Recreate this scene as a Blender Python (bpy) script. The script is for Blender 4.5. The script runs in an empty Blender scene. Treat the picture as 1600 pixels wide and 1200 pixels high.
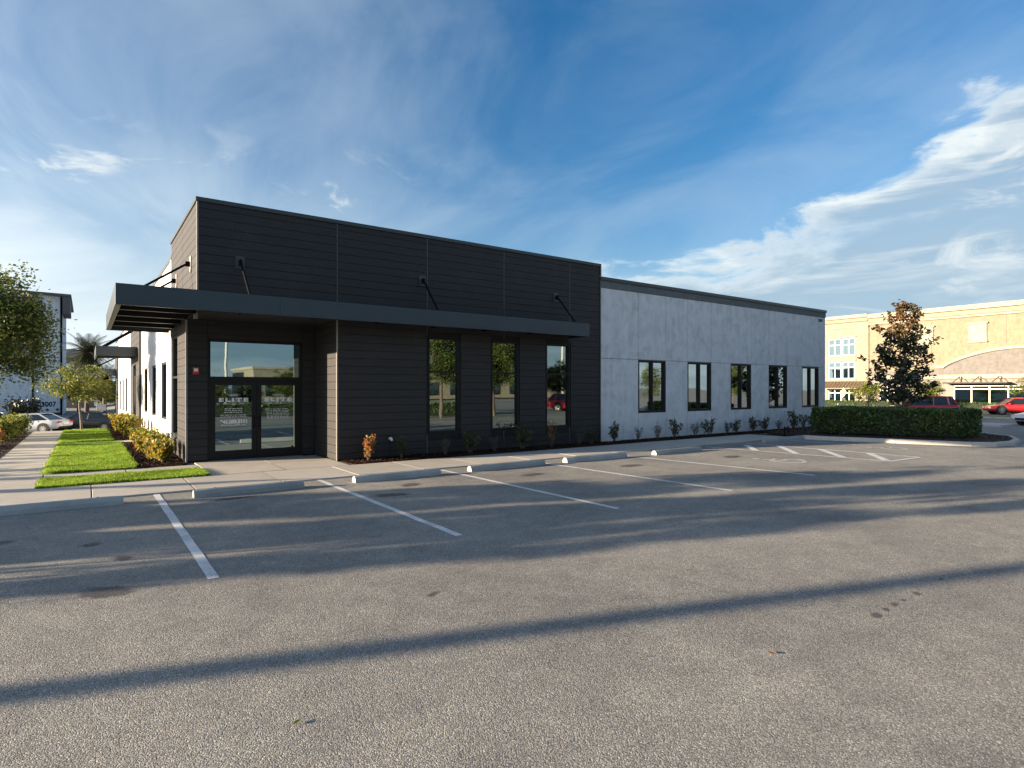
import bpy, bmesh, math, random
import numpy as np
from mathutils import Vector, Matrix

# ------------------------------------------------------------------ camera, sky, sun, exposure
scn = bpy.context.scene
COL = scn.collection
CAM_H = 1.9
YAW = math.radians(35.6)
cam_d = bpy.data.cameras.new('camera')
cam = bpy.data.objects.new('camera', cam_d)
COL.objects.link(cam)
cam.location = (0, 0, CAM_H)
cam.rotation_euler = (math.pi / 2, 0, -YAW)
cam_d.sensor_width = 36
cam_d.lens = 36 * 930 / 1600
cam_d.shift_y = 7 / 1600
cam_d.clip_start = 0.1
cam_d.clip_end = 4000
scn.camera = cam

SUN_EL = math.radians(8.4)
SUN_AZ = math.radians(18.5)            # how far the light runs out of the facade plane
v = Vector((math.cos(SUN_AZ) * math.cos(SUN_EL), -math.sin(SUN_AZ) * math.cos(SUN_EL), -math.sin(SUN_EL)))
sd = bpy.data.lights.new('sun', 'SUN')
sd.energy = 5.0
sd.angle = math.radians(0.5)
sd.color = (1.0, 0.79, 0.56)
so = bpy.data.objects.new('sun', sd)
so.rotation_euler = v.to_track_quat('-Z', 'Y').to_euler()
so.location = (-40, 30, 30)
COL.objects.link(so)

world = bpy.data.worlds.new('World')
scn.world = world
world.use_nodes = True
scn.view_settings.view_transform = 'Standard'
scn.view_settings.look = 'None'
scn.view_settings.gamma = 1
scn.view_settings.exposure = 1.97
scn.view_settings.use_curve_mapping = False
scn.render.engine = 'CYCLES'
scn.cycles.use_denoising = True
scn.cycles.max_bounces = 8
scn.cycles.transparent_max_bounces = 12
scn.cycles.sample_clamp_indirect = 8


class NT:
    """small helper round a node tree"""
    def __init__(s, nt):
        s.nt = nt
    def n(s, t, **kw):
        nd = s.nt.nodes.new(t)
        ins = kw.pop('ins', {})
        for k, val in kw.items():
            setattr(nd, k, val)
        for k, val in ins.items():
            s.put(nd.inputs[k], val)
        return nd
    def put(s, sock, val):
        if isinstance(val, bpy.types.NodeSocket):
            s.nt.links.new(val, sock)
        elif isinstance(val, bpy.types.Node):
            s.nt.links.new(val.outputs[0], sock)
        else:
            if hasattr(sock.default_value, '__len__') and not isinstance(val, str) and len(sock.default_value) == 4 and len(val) == 3:
                val = (*val, 1)
            sock.default_value = val
    def m(s, op, a, b=0.0, c=0.0, clamp=False):
        nd = s.n('ShaderNodeMath', operation=op, use_clamp=clamp)
        s.put(nd.inputs[0], a); s.put(nd.inputs[1], b); s.put(nd.inputs[2], c)
        return nd.outputs[0]
    def smooth(s, x, a, b):
        nd = s.n('ShaderNodeMapRange', interpolation_type='SMOOTHSTEP')
        s.put(nd.inputs[0], x); s.put(nd.inputs[1], a); s.put(nd.inputs[2], b)
        return nd.outputs[0]
    def mix(s, f, a, b, blend='MIX'):
        nd = s.n('ShaderNodeMix', data_type='RGBA', blend_type=blend)
        s.put(nd.inputs[0], f); s.put(nd.inputs[6], a); s.put(nd.inputs[7], b)
        return nd.outputs[2]
    def noise(s, vec, scale, detail=3, rough=0.5, dist=0.0):
        nd = s.n('ShaderNodeTexNoise')
        if vec is not None:
            s.put(nd.inputs['Vector'], vec)
        s.put(nd.inputs['Scale'], scale); s.put(nd.inputs['Detail'], detail); s.put(nd.inputs['Roughness'], rough)
        s.put(nd.inputs['Distortion'], dist)
        return nd.outputs[0]
    def ramp(s, f, stops):
        nd = s.n('ShaderNodeValToRGB')
        s.put(nd.inputs[0], f)
        e = nd.color_ramp.elements
        while len(e) < len(stops):
            e.new(0.5)
        for el, (p, c) in zip(e, stops):
            el.position = p; el.color = (*c, 1) if len(c) == 3 else c
        return nd.outputs[0]


def build_sky():
    t = NT(world.node_tree)
    world.node_tree.nodes.clear()
    out = t.n('ShaderNodeOutputWorld')
    bg = t.n('ShaderNodeBackground')
    t.nt.links.new(bg.outputs[0], out.inputs[0])
    sky = t.n('ShaderNodeTexSky', sky_type='NISHITA')
    sky.sun_disc = False
    sky.sun_elevation = SUN_EL
    sky.sun_rotation = math.atan2(-v.x, -v.y)
    sky.altitude = 0
    sky.air_density = 1.0
    sky.dust_density = 0.6
    sky.ozone_density = 2.2
    d = t.n('ShaderNodeTexCoord').outputs['Generated']
    sep = t.n('ShaderNodeSeparateXYZ', ins={0: d})
    x, y, z = sep.outputs
    el = t.m('ARCSINE', z)
    sh = Vector((-v.x, -v.y)).normalized()
    hl = t.m('SQRT', t.m('ADD', t.m('ADD', t.m('MULTIPLY', x, x), t.m('MULTIPLY', y, y)), 1e-4))
    cs = t.m('DIVIDE', t.m('ADD', t.m('MULTIPLY', x, sh.x), t.m('MULTIPLY', y, sh.y)), hl)   # 1 towards the sun, -1 away from it
    hsv = t.n('ShaderNodeHueSaturation', ins={'Saturation': SKY_SAT, 'Value': SKY_VAL, 'Color': sky.outputs[0]})
    hsv = t.mix(1.0, hsv.outputs[0], (1.0, 0.90, 0.97), 'MULTIPLY')
    # high thin cloud, mapped on a flat layer overhead
    zz = t.m('ADD', t.m('MAXIMUM', z, 0.0), 0.16)
    flat = t.n('ShaderNodeCombineXYZ', ins={0: t.m('DIVIDE', x, zz), 1: t.m('DIVIDE', y, zz), 2: 0.0})
    rot = t.n('ShaderNodeMapping', ins={'Vector': flat, 'Location': (5.3, 0.4, 0), 'Rotation': (0, 0, math.radians(-38)), 'Scale': (1.0, 0.55, 1.0)})
    c1 = t.noise(rot, 1.55, 8, 0.57, 0.85)
    c2 = t.noise(rot, 0.55, 3, 0.5, 0.3)
    thin = t.m('MULTIPLY', t.smooth(c1, 0.30, 0.77), t.smooth(c2, 0.14, 0.60))
    low = t.smooth(el, 0.50, 0.02)                  # more haze towards the horizon
    sunside = t.smooth(cs, -0.50, 0.55)             # and towards the sun's side
    haze = t.m('MULTIPLY', t.m('POWER', low, 1.7), t.m('ADD', 0.10, t.m('MULTIPLY', sunside, 0.86)))
    veil = t.m('ADD', t.m('MULTIPLY', thin, t.m('ADD', 0.24, t.m('MULTIPLY', sunside, 0.24))), haze, clamp=True)
    glow = t.m('POWER', t.m('MAXIMUM', t.m('MULTIPLY', t.m('ADD', cs, 1.0), 0.5), 0.0), 8.0)
    vcol = t.mix(glow, (1.72, 1.98, 2.15), (8.0, 7.8, 7.4))
    col = t.mix(veil, hsv, vcol)
    # cloud bank low on the side away from the sun
    dirs = t.n('ShaderNodeCombineXYZ', ins={0: t.m('ADD', x, 1.7), 1: y, 2: t.m('MULTIPLY', z, 2.6)})
    b1 = t.noise(dirs, 5.5, 9, 0.60, 0.35)
    b2 = t.noise(dirs, 2.3, 4, 0.55, 0.3)
    b3 = t.noise(t.n('ShaderNodeCombineXYZ', ins={0: x, 1: y, 2: t.m('MULTIPLY', z, 7.0)}), 3.0, 6, 0.6, 0.6)
    edge = t.m('ADD', 0.205, t.m('MULTIPLY', t.smooth(cs, -0.58, -0.96), 0.25))
    edge = t.m('ADD', edge, t.m('MULTIPLY', t.m('SUBTRACT', b2, 0.5), 0.20))
    edge = t.m('ADD', edge, t.m('MULTIPLY', t.m('SUBTRACT', b1, 0.5), 0.22))
    above = t.m('SUBTRACT', edge, el)
    bank = t.m('MULTIPLY', t.smooth(above, -0.004, 0.03), t.smooth(cs, -0.30, -0.50))
    bank = t.m('MULTIPLY', bank, t.m('ADD', 0.55, t.m('MULTIPLY', b3, 0.7)), clamp=True)
    rim = t.smooth(above, 0.075, 0.005)
    lit = t.m('ADD', t.m('MULTIPLY', rim, 0.85), t.m('MULTIPLY', t.smooth(b3, 0.46, 0.66), 0.55), clamp=True)
    bcol = t.mix(lit, (0.90, 1.22, 1.52), (2.05, 2.2, 2.2))
    col = t.mix(t.m('MULTIPLY', bank, 0.96), col, bcol)
    # a few loose scraps of low cloud, all round the sky
    dirs2 = t.n('ShaderNodeCombineXYZ', ins={0: t.m('ADD', x, SCRAP), 1: y, 2: t.m('MULTIPLY', z, 2.2)})
    s1 = t.noise(dirs2, 9.0, 7, 0.62, 0.8)
    s2 = t.noise(dirs2, 2.6, 2, 0.5)
    scrap = t.m('MULTIPLY', t.smooth(s1, 0.50, 0.70), t.m('MULTIPLY', t.smooth(s2, 0.52, 0.64),
                t.m('MULTIPLY', t.smooth(el, 0.10, 0.18), t.smooth(el, 0.40, 0.26))))
    col = t.mix(t.m('MULTIPLY', scrap, 0.85), col, (2.3, 2.38, 2.3))
    t.put(bg.inputs[0], col)
    bg.inputs[1].default_value = 0.115

SKY_SAT, SKY_VAL = 1.35, 0.52
SCRAP = 5.9
build_sky()

# ------------------------------------------------------------------ helpers
R = random.Random(7)
NPR = np.random.default_rng(11)


def sstep(a, b, x):
    t = min(1, max(0, (x - a) / (b - a)))
    return t * t * (3 - 2 * t)


def gz(x, y):
    """height of the ground: level round the building, falling away behind it and at the far shops"""
    z = (-0.12 * sstep(33.2, 33.7, y) - 0.055 * min(max(y - 33.6, 0), 24.4)) * (1 - sstep(2.2, 9, x))
    z += -0.45 * sstep(31, 47, x)
    return z


def link(name, me, parent=None, label=None, cat=None, group=None, kind=None, loc=None):
    o = bpy.data.objects.new(name, me)
    COL.objects.link(o)
    if parent is not None:
        o.parent = parent
    if loc is not None:
        o.location = loc
    if label: o['label'] = label
    if cat: o['category'] = cat
    if group: o['group'] = group
    if kind: o['kind'] = kind
    return o


def thing(name, label, cat, loc=(0, 0, 0), rz=0.0, group=None):
    o = link(name, None, None, label, cat, group)
    o.location = loc
    o.rotation_euler = (0, 0, rz)
    return o


def copy_tree(o, parent=None, **kw):
    c = o.copy()
    COL.objects.link(c)
    c.parent = parent
    for k, val in kw.items():
        c[k] = val
    for ch in list(o.children):
        copy_tree(ch, c)
    return c


class MB:
    """collects simple shapes, built as one mesh"""
    def __init__(s):
        s.v = []; s.f = []; s.mi = []; s.sm = []
    def add(s, vs, fs, mi=0, smooth=False):
        b = len(s.v)
        s.v += [tuple(p) for p in vs]
        s.f += [tuple(i + b for i in f) for f in fs]
        s.mi += [mi] * len(fs)
        s.sm += [smooth] * len(fs)
        return s
    def box(s, x0, y0, z0, x1, y1, z1, mi=0):
        vs = [(x0, y0, z0), (x1, y0, z0), (x1, y1, z0), (x0, y1, z0), (x0, y0, z1), (x1, y0, z1), (x1, y1, z1), (x0, y1, z1)]
        return s.add(vs, [(0, 3, 2, 1), (4, 5, 6, 7), (0, 1, 5, 4), (1, 2, 6, 5), (2, 3, 7, 6), (3, 0, 4, 7)], mi)
    def bbox(s, x0, y0, z0, x1, y1, z1, b=0.01, mi=0):
        """box with bevelled edges"""
        bm = bmesh.new()
        bmesh.ops.create_cube(bm, size=1)
        for p in bm.verts:
            p.co = Vector(((x0 + x1) / 2 + p.co.x * (x1 - x0), (y0 + y1) / 2 + p.co.y * (y1 - y0), (z0 + z1) / 2 + p.co.z * (z1 - z0)))
        bmesh.ops.bevel(bm, geom=bm.edges[:], offset=b, segments=1, affect='EDGES')
        bm.verts.index_update()
        s.add([p.co[:] for p in bm.verts], [[q.index for q in f.verts] for f in bm.faces], mi)
        bm.free()
        return s
    def tube(s, pts, rad, n=8, mi=0, smooth=True, cap=True):
        """tapered tube along points; rad one number or one per point"""
        pts = [Vector(p) for p in pts]
        if not hasattr(rad, '__len__'):
            rad = [rad] * len(pts)
        vs = []
        ref = None
        for i, p in enumerate(pts):
            d = (pts[min(i + 1, len(pts) - 1)] - pts[max(i - 1, 0)]).normalized()
            if ref is None:
                ref = Vector((0, 0, 1)) if abs(d.z) < 0.9 else Vector((1, 0, 0))
            a = d.cross(ref)
            if a.length < 1e-5:
                a = d.cross(Vector((0.3, 1, 0.2)))
            a.normalize()
            b = d.cross(a)
            ref = a.cross(d) * -1 if False else ref
            for k in range(n):
                t = 2 * math.pi * k / n
                vs.append(p + (a * math.cos(t) + b * math.sin(t)) * rad[i])
        fs = []
        for i in range(len(pts) - 1):
            for k in range(n):
                k2 = (k + 1) % n
                fs.append((i * n + k, i * n + k2, (i + 1) * n + k2, (i + 1) * n + k))
        s.add(vs, fs, mi, smooth)
        if cap:
            s.add(vs[:n], [tuple(range(n))], mi)
            s.add(vs[-n:], [tuple(range(n))[::-1]], mi)
        return s
    def prism(s, poly, axis, a0, a1, mi=0):
        """extrude a 2D polygon; axis 'x','y','z' is the extrusion direction"""
        def P(p, a):
            return {'x': (a, p[0], p[1]), 'y': (p[0], a, p[1]), 'z': (p[0], p[1], a)}[axis]
        n = len(poly)
        vs = [P(p, a0) for p in poly] + [P(p, a1) for p in poly]
        fs = [tuple(range(n)), tuple(range(n, 2 * n))[::-1]]
        for k in range(n):
            k2 = (k + 1) % n
            fs.append((k, k + n, k2 + n, k2))
        return s.add(vs, fs, mi)
    def mesh(s, name, mats, recalc=True):
        me = bpy.data.meshes.new(name)
        me.from_pydata(s.v, [], s.f)
        for m in (mats if isinstance(mats, (list, tuple)) else [mats]):
            me.materials.append(m)
        me.polygons.foreach_set('material_index', s.mi)
        me.polygons.foreach_set('use_smooth', s.sm)
        if recalc:
            bm = bmesh.new(); bm.from_mesh(me)
            bmesh.ops.recalc_face_normals(bm, faces=bm.faces[:])
            bm.to_mesh(me); bm.free()
        me.update()
        return me
    def build(s, name, mats, parent=None, **kw):
        return link(name, s.mesh(name, mats, kw.pop('recalc', True)), parent, **kw)


def np_mesh(name, verts, faces, mats, mi=None):
    """fast mesh from arrays; faces (n,4) or (n,3)"""
    me = bpy.data.meshes.new(name)
    verts = np.asarray(verts, np.float32); faces = np.asarray(faces, np.int32)
    n, k = faces.shape
    me.vertices.add(len(verts)); me.vertices.foreach_set('co', verts.ravel())
    me.loops.add(n * k); me.loops.foreach_set('vertex_index', faces.ravel())
    me.polygons.add(n)
    me.polygons.foreach_set('loop_start', np.arange(n, dtype=np.int32) * k)
    me.polygons.foreach_set('loop_total', np.full(n, k, np.int32))
    if mi is not None:
        me.polygons.foreach_set('material_index', np.asarray(mi, np.int32))
    for m in (mats if isinstance(mats, (list, tuple)) else [mats]):
        me.materials.append(m)
    me.update(); me.validate()
    return me


# ------------------------------------------------------------------ materials
def new_mat(name):
    m = bpy.data.materials.new(name)
    m.use_nodes = True
    t = NT(m.node_tree)
    b = m.node_tree.nodes['Principled BSDF']
    return m, t, b


def coords(t, scale=None):
    c = t.n('ShaderNodeTexCoord').outputs['Object']
    if scale:
        c = t.n('ShaderNodeMapping', ins={'Vector': c, 'Scale': scale}).outputs[0]
    return c


def gcoords(t):
    return t.n('ShaderNodeNewGeometry').outputs['Position']


def bump(t, b, h, strength=0.3, dist=0.01):
    bp = t.n('ShaderNodeBump', ins={'Height': h, 'Strength': strength, 'Distance': dist})
    t.put(b.inputs['Normal'], bp.outputs[0])


def plain(name, col, rough=0.6, metal=0.0, var=0.12, scale=3.0, bmp=0.0, bscale=40, spec=None, dark=None):
    m, t, b = new_mat(name)
    g = gcoords(t)
    n1 = t.noise(g, scale, 5, 0.6)
    lo = tuple(c * (1 - var) for c in col); hi = tuple(min(1, c * (1 + var)) for c in col)
    c = t.ramp(n1, [(0.3, lo), (0.7, hi)])
    if dark:
        oi = t.n('ShaderNodeObjectInfo').outputs['Random']
        c = t.mix(t.m('MULTIPLY', oi, dark), c, tuple(k * 0.45 for k in col))
    t.put(b.inputs['Base Color'], c)
    b.inputs['Roughness'].default_value = rough
    b.inputs['Metallic'].default_value = metal
    if spec is not None:
        b.inputs['Specular IOR Level'].default_value = spec
    if bmp:
        bump(t, b, t.noise(g, bscale, 4, 0.6), bmp, 0.01)
    return m


def mat_asphalt(name='asphalt', k=1.0):
    m, t, b = new_mat(name)
    g = gcoords(t)
    vor = t.n('ShaderNodeTexVoronoi', ins={'Vector': g, 'Scale': 120.0})
    stone = t.n('ShaderNodeSeparateColor', ins={0: vor.outputs['Color']}).outputs[0]
    fine = t.noise(g, 230, 3, 0.7)
    big = t.noise(g, 0.33, 6, 0.62, 0.4)
    mid = t.noise(g, 2.6, 5, 0.68)
    base = t.ramp(stone, [(0.0, (0.156 * k, 0.157 * k, 0.147 * k)), (0.5, (0.310 * k, 0.307 * k, 0.284 * k)),
                          (0.88, (0.445 * k, 0.437 * k, 0.402 * k)), (1.0, (0.66 * k, 0.645 * k, 0.59 * k))])
    base = t.mix(t.smooth(fine, 0.35, 0.7), t.mix(0.5, base, (0.11, 0.106, 0.10)), base)
    pat = t.ramp(t.m('ADD', t.m('MULTIPLY', big, 0.6), t.m('MULTIPLY', mid, 0.4)), [(0.36, (0.66, 0.66, 0.67)), (0.64, (1.14, 1.12, 1.08))])
    c = t.mix(1.0, base, pat, 'MULTIPLY')
    # tyre polish and old drips
    st = t.n('ShaderNodeMapping', ins={'Vector': g, 'Scale': (0.25, 1.1, 1)})
    blot = t.smooth(t.noise(st, 1.3, 6, 0.62), 0.56, 0.74)
    c = t.mix(t.m('MULTIPLY', blot, 0.42), c, (0.15, 0.143, 0.136))
    drip = t.n('ShaderNodeTexVoronoi', ins={'Vector': g, 'Scale': 1.15, 'Randomness': 1.0})
    dcol = t.n('ShaderNodeSeparateColor', ins={0: drip.outputs['Color']})
    dr = t.m('MULTIPLY', t.smooth(t.m('ADD', drip.outputs['Distance'], t.m('MULTIPLY', t.noise(g, 22, 4, 0.7), 0.05)), 0.075, 0.045), t.m('GREATER_THAN', dcol.outputs[0], 0.72))
    c = t.mix(t.m('MULTIPLY', dr, 0.65), c, (0.07, 0.066, 0.062))
    # hairline cracks here and there
    wv = t.n('ShaderNodeMixRGB') if False else None
    dist = t.n('ShaderNodeVectorMath', operation='ADD', ins={0: g, 1: t.n('ShaderNodeVectorMath', operation='SCALE', ins={0: t.n('ShaderNodeTexNoise', ins={'Vector': g, 'Scale': 1.6, 'Detail': 6.0}).outputs['Color'], 'Scale': 0.9}).outputs[0]})
    cr = t.n('ShaderNodeTexVoronoi', feature='DISTANCE_TO_EDGE', ins={'Vector': dist, 'Scale': 0.16})
    crack = t.m('MULTIPLY', t.smooth(cr.outputs['Distance'], 0.0018, 0.0004), t.smooth(t.noise(g, 0.45, 3, 0.6), 0.52, 0.60))
    c = t.mix(t.m('MULTIPLY', crack, 0.6), c, (0.06, 0.057, 0.054))
    t.put(b.inputs['Base Color'], c)
    b.inputs['Roughness'].default_value = 0.85
    b.inputs['Specular IOR Level'].default_value = 0.25
    h = t.m('ADD', t.m('MULTIPLY', vor.outputs['Distance'], -0.9), t.m('MULTIPLY', fine, 0.5))
    bump(t, b, h, 0.65, 0.008)
    return m


def mat_concrete(name, col, var=0.16):
    m, t, b = new_mat(name)
    g = gcoords(t)
    oi = t.n('ShaderNodeObjectInfo').outputs['Random']
    a = t.noise(g, 1.7, 6, 0.65); f = t.noise(g, 60, 3, 0.6)
    mixv = t.m('ADD', t.m('MULTIPLY', a, 0.6), t.m('ADD', t.m('MULTIPLY', f, 0.25), t.m('MULTIPLY', oi, 0.15)))
    c = t.ramp(mixv, [(0.3, tuple(k * (1 - var) for k in col)), (0.7, tuple(k * (1 + var) for k in col))])
    stain = t.smooth(t.noise(g, 4.5, 5, 0.7), 0.58, 0.72)
    c = t.mix(t.m('MULTIPLY', stain, 0.25), c, tuple(k * 0.5 for k in col))
    t.put(b.inputs['Base Color'], c)
    b.inputs['Roughness'].default_value = 0.85
    bump(t, b, f, 0.25, 0.004)
    return m


def mat_siding():
    m, t, b = new_mat('charcoal_siding')
    g = gcoords(t)
    oi = t.n('ShaderNodeObjectInfo').outputs['Random']
    sep = t.n('ShaderNodeSeparateXYZ', ins={0: g})
    along = t.m('ADD', sep.outputs[0], sep.outputs[1])
    gv = t.n('ShaderNodeCombineXYZ', ins={0: t.m('MULTIPLY', along, 1.2), 1: t.m('MULTIPLY', sep.outputs[2], 45.0), 2: t.m('MULTIPLY', oi, 40.0)})
    grain = t.noise(gv, 1.6, 5, 0.65, 0.4)
    c = t.ramp(grain, [(0.3, (0.019, 0.0187, 0.0197)), (0.7, (0.032, 0.0315, 0.0325))])
    c = t.mix(t.m('MULTIPLY', oi, 0.30), c, (0.019, 0.019, 0.020))
    dust = t.smooth(t.noise(g, 1.1, 5, 0.6), 0.5, 0.75)
    c = t.mix(t.m('MULTIPLY', dust, 0.2), c, (0.055, 0.053, 0.053))
    t.put(b.inputs['Base Color'], c)
    b.inputs['Roughness'].default_value = 0.62
    b.inputs['Specular IOR Level'].default_value = 0.35
    bump(t, b, grain, 0.35, 0.004)
    return m


def mat_stucco(name, col, streak=0.35):
    m, t, b = new_mat(name)
    g = gcoords(t)
    oi = t.n('ShaderNodeObjectInfo').outputs['Random']
    sc = t.n('ShaderNodeMapping', ins={'Vector': g, 'Scale': (3.2, 3.2, 0.5)})
    st = t.noise(sc, 1.6, 6, 0.65, 0.6)
    cl = t.noise(g, 2.3, 6, 0.7, 0.4)
    f = t.noise(g, 95, 3, 0.6)
    vmix = t.m('ADD', t.m('MULTIPLY', st, streak), t.m('MULTIPLY', cl, 1 - streak))
    c = t.ramp(vmix, [(0.34, tuple(k * 0.74 for k in col)), (0.52, col), (0.68, tuple(min(1, k * 1.12) for k in col))])
    c = t.mix(t.m('MULTIPLY', oi, 0.14), c, tuple(k * 0.75 for k in col))
    t.put(b.inputs['Base Color'], c)
    b.inputs['Roughness'].default_value = 0.9
    b.inputs['Specular IOR Level'].default_value = 0.2
    bump(t, b, t.m('ADD', t.m('MULTIPLY', f, 0.5), t.m('MULTIPLY', t.noise(g, 28, 3, 0.6), 0.6)), 0.35, 0.006)
    return m


def mat_glass(name, refl=0.42, tint=(0.16, 0.20, 0.20), gl=(0.80, 0.95, 0.95), wav=0.09):
    """coated window glass: part mirror, part dark see-through"""
    m = bpy.data.materials.new(name)
    m.use_nodes = True
    t = NT(m.node_tree)
    m.node_tree.nodes.clear()
    out = t.n('ShaderNodeOutputMaterial')
    g = gcoords(t)
    bp = t.n('ShaderNodeBump', ins={'Height': t.noise(g, 1.1, 2, 0.4), 'Strength': wav, 'Distance': 0.012})
    glo = t.n('ShaderNodeBsdfGlossy', ins={'Color': gl, 'Roughness': 0.015, 'Normal': bp.outputs[0]})
    tr = t.n('ShaderNodeBsdfTransparent', ins={'Color': tint})
    fr = t.n('ShaderNodeFresnel', ins={'IOR': 1.5})
    fac = t.m('ADD', t.m('MULTIPLY', fr.outputs[0], 1.0 - refl), refl, clamp=True)
    mx = t.n('ShaderNodeMixShader')
    t.put(mx.inputs[0], fac)
    t.nt.links.new(tr.outputs[0], mx.inputs[1]); t.nt.links.new(glo.outputs[0], mx.inputs[2])
    t.nt.links.new(mx.outputs[0], out.inputs[0])
    return m


def mat_leaf(name, cols, trans=0.35, rough=0.5, spec=0.3):
    m = bpy.data.materials.new(name)
    m.use_nodes = True
    t = NT(m.node_tree)
    b = m.node_tree.nodes['Principled BSDF']
    out = m.node_tree.nodes['Material Output']
    rnd = t.n('ShaderNodeNewGeometry').outputs['Random Per Island']
    stops = [(i / max(1, len(cols) - 1), c) for i, c in enumerate(cols)]
    c = t.ramp(rnd, stops)
    t.put(b.inputs['Base Color'], c)
    b.inputs['Roughness'].default_value = rough
    b.inputs['Specular IOR Level'].default_value = spec
    tl = t.n('ShaderNodeBsdfTranslucent')
    t.put(tl.inputs[0], c)
    mx = t.n('ShaderNodeMixShader', ins={0: trans})
    t.nt.links.new(b.outputs[0], mx.inputs[1]); t.nt.links.new(tl.outputs[0], mx.inputs[2])
    t.nt.links.new(mx.outputs[0], out.inputs[0])
    return m


def mat_grass():
    m = mat_leaf('grass_blade', [(0.085, 0.20, 0.012), (0.16, 0.31, 0.016), (0.23, 0.37, 0.025), (0.38, 0.42, 0.06)], 0.45)
    t = NT(m.node_tree)
    g = gcoords(t)
    rampn = [n for n in m.node_tree.nodes if n.type == 'VALTORGB'][0]
    n1 = t.noise(g, 2.2, 5, 0.65)
    f = t.ramp(n1, [(0.35, (0.55, 0.62, 0.5)), (0.5, (1, 1, 1)), (0.68, (1.25, 1.08, 1.3))])
    c = t.mix(1.0, rampn.outputs[0], f, 'MULTIPLY')
    b = [n for n in m.node_tree.nodes if n.type == 'BSDF_PRINCIPLED'][0]
    tl = [n for n in m.node_tree.nodes if n.type == 'BSDF_TRANSLUCENT'][0]
    t.put(b.inputs['Base Color'], c); t.put(tl.inputs[0], c)
    return m


def mat_paint(name, col, coat=0.8):
    m, t, b = new_mat(name)
    n1 = t.noise(gcoords(t), 1.5, 4, 0.6)
    t.put(b.inputs['Base Color'], t.ramp(n1, [(0.3, tuple(k * 0.9 for k in col)), (0.7, col)]))
    b.inputs['Roughness'].default_value = 0.32
    b.inputs['Coat Weight'].default_value = coat
    b.inputs['Coat Roughness'].default_value = 0.06
    return m


def mat_mark():
    """worn white road paint"""
    m, t, b = new_mat('line_paint')
    g = gcoords(t)
    w = t.m('ADD', t.m('MULTIPLY', t.noise(g, 55, 3, 0.7), 0.6), t.m('MULTIPLY', t.noise(g, 2.5, 4, 0.6), 0.4))
    c = t.ramp(w, [(0.37, (0.26, 0.25, 0.24)), (0.46, (0.58, 0.58, 0.57)), (0.7, (0.76, 0.76, 0.75))])
    t.put(b.inputs['Base Color'], c)
    b.inputs['Roughness'].default_value = 0.75
    bump(t, b, t.noise(g, 120, 3, 0.6), 0.4, 0.004)
    return m


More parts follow.
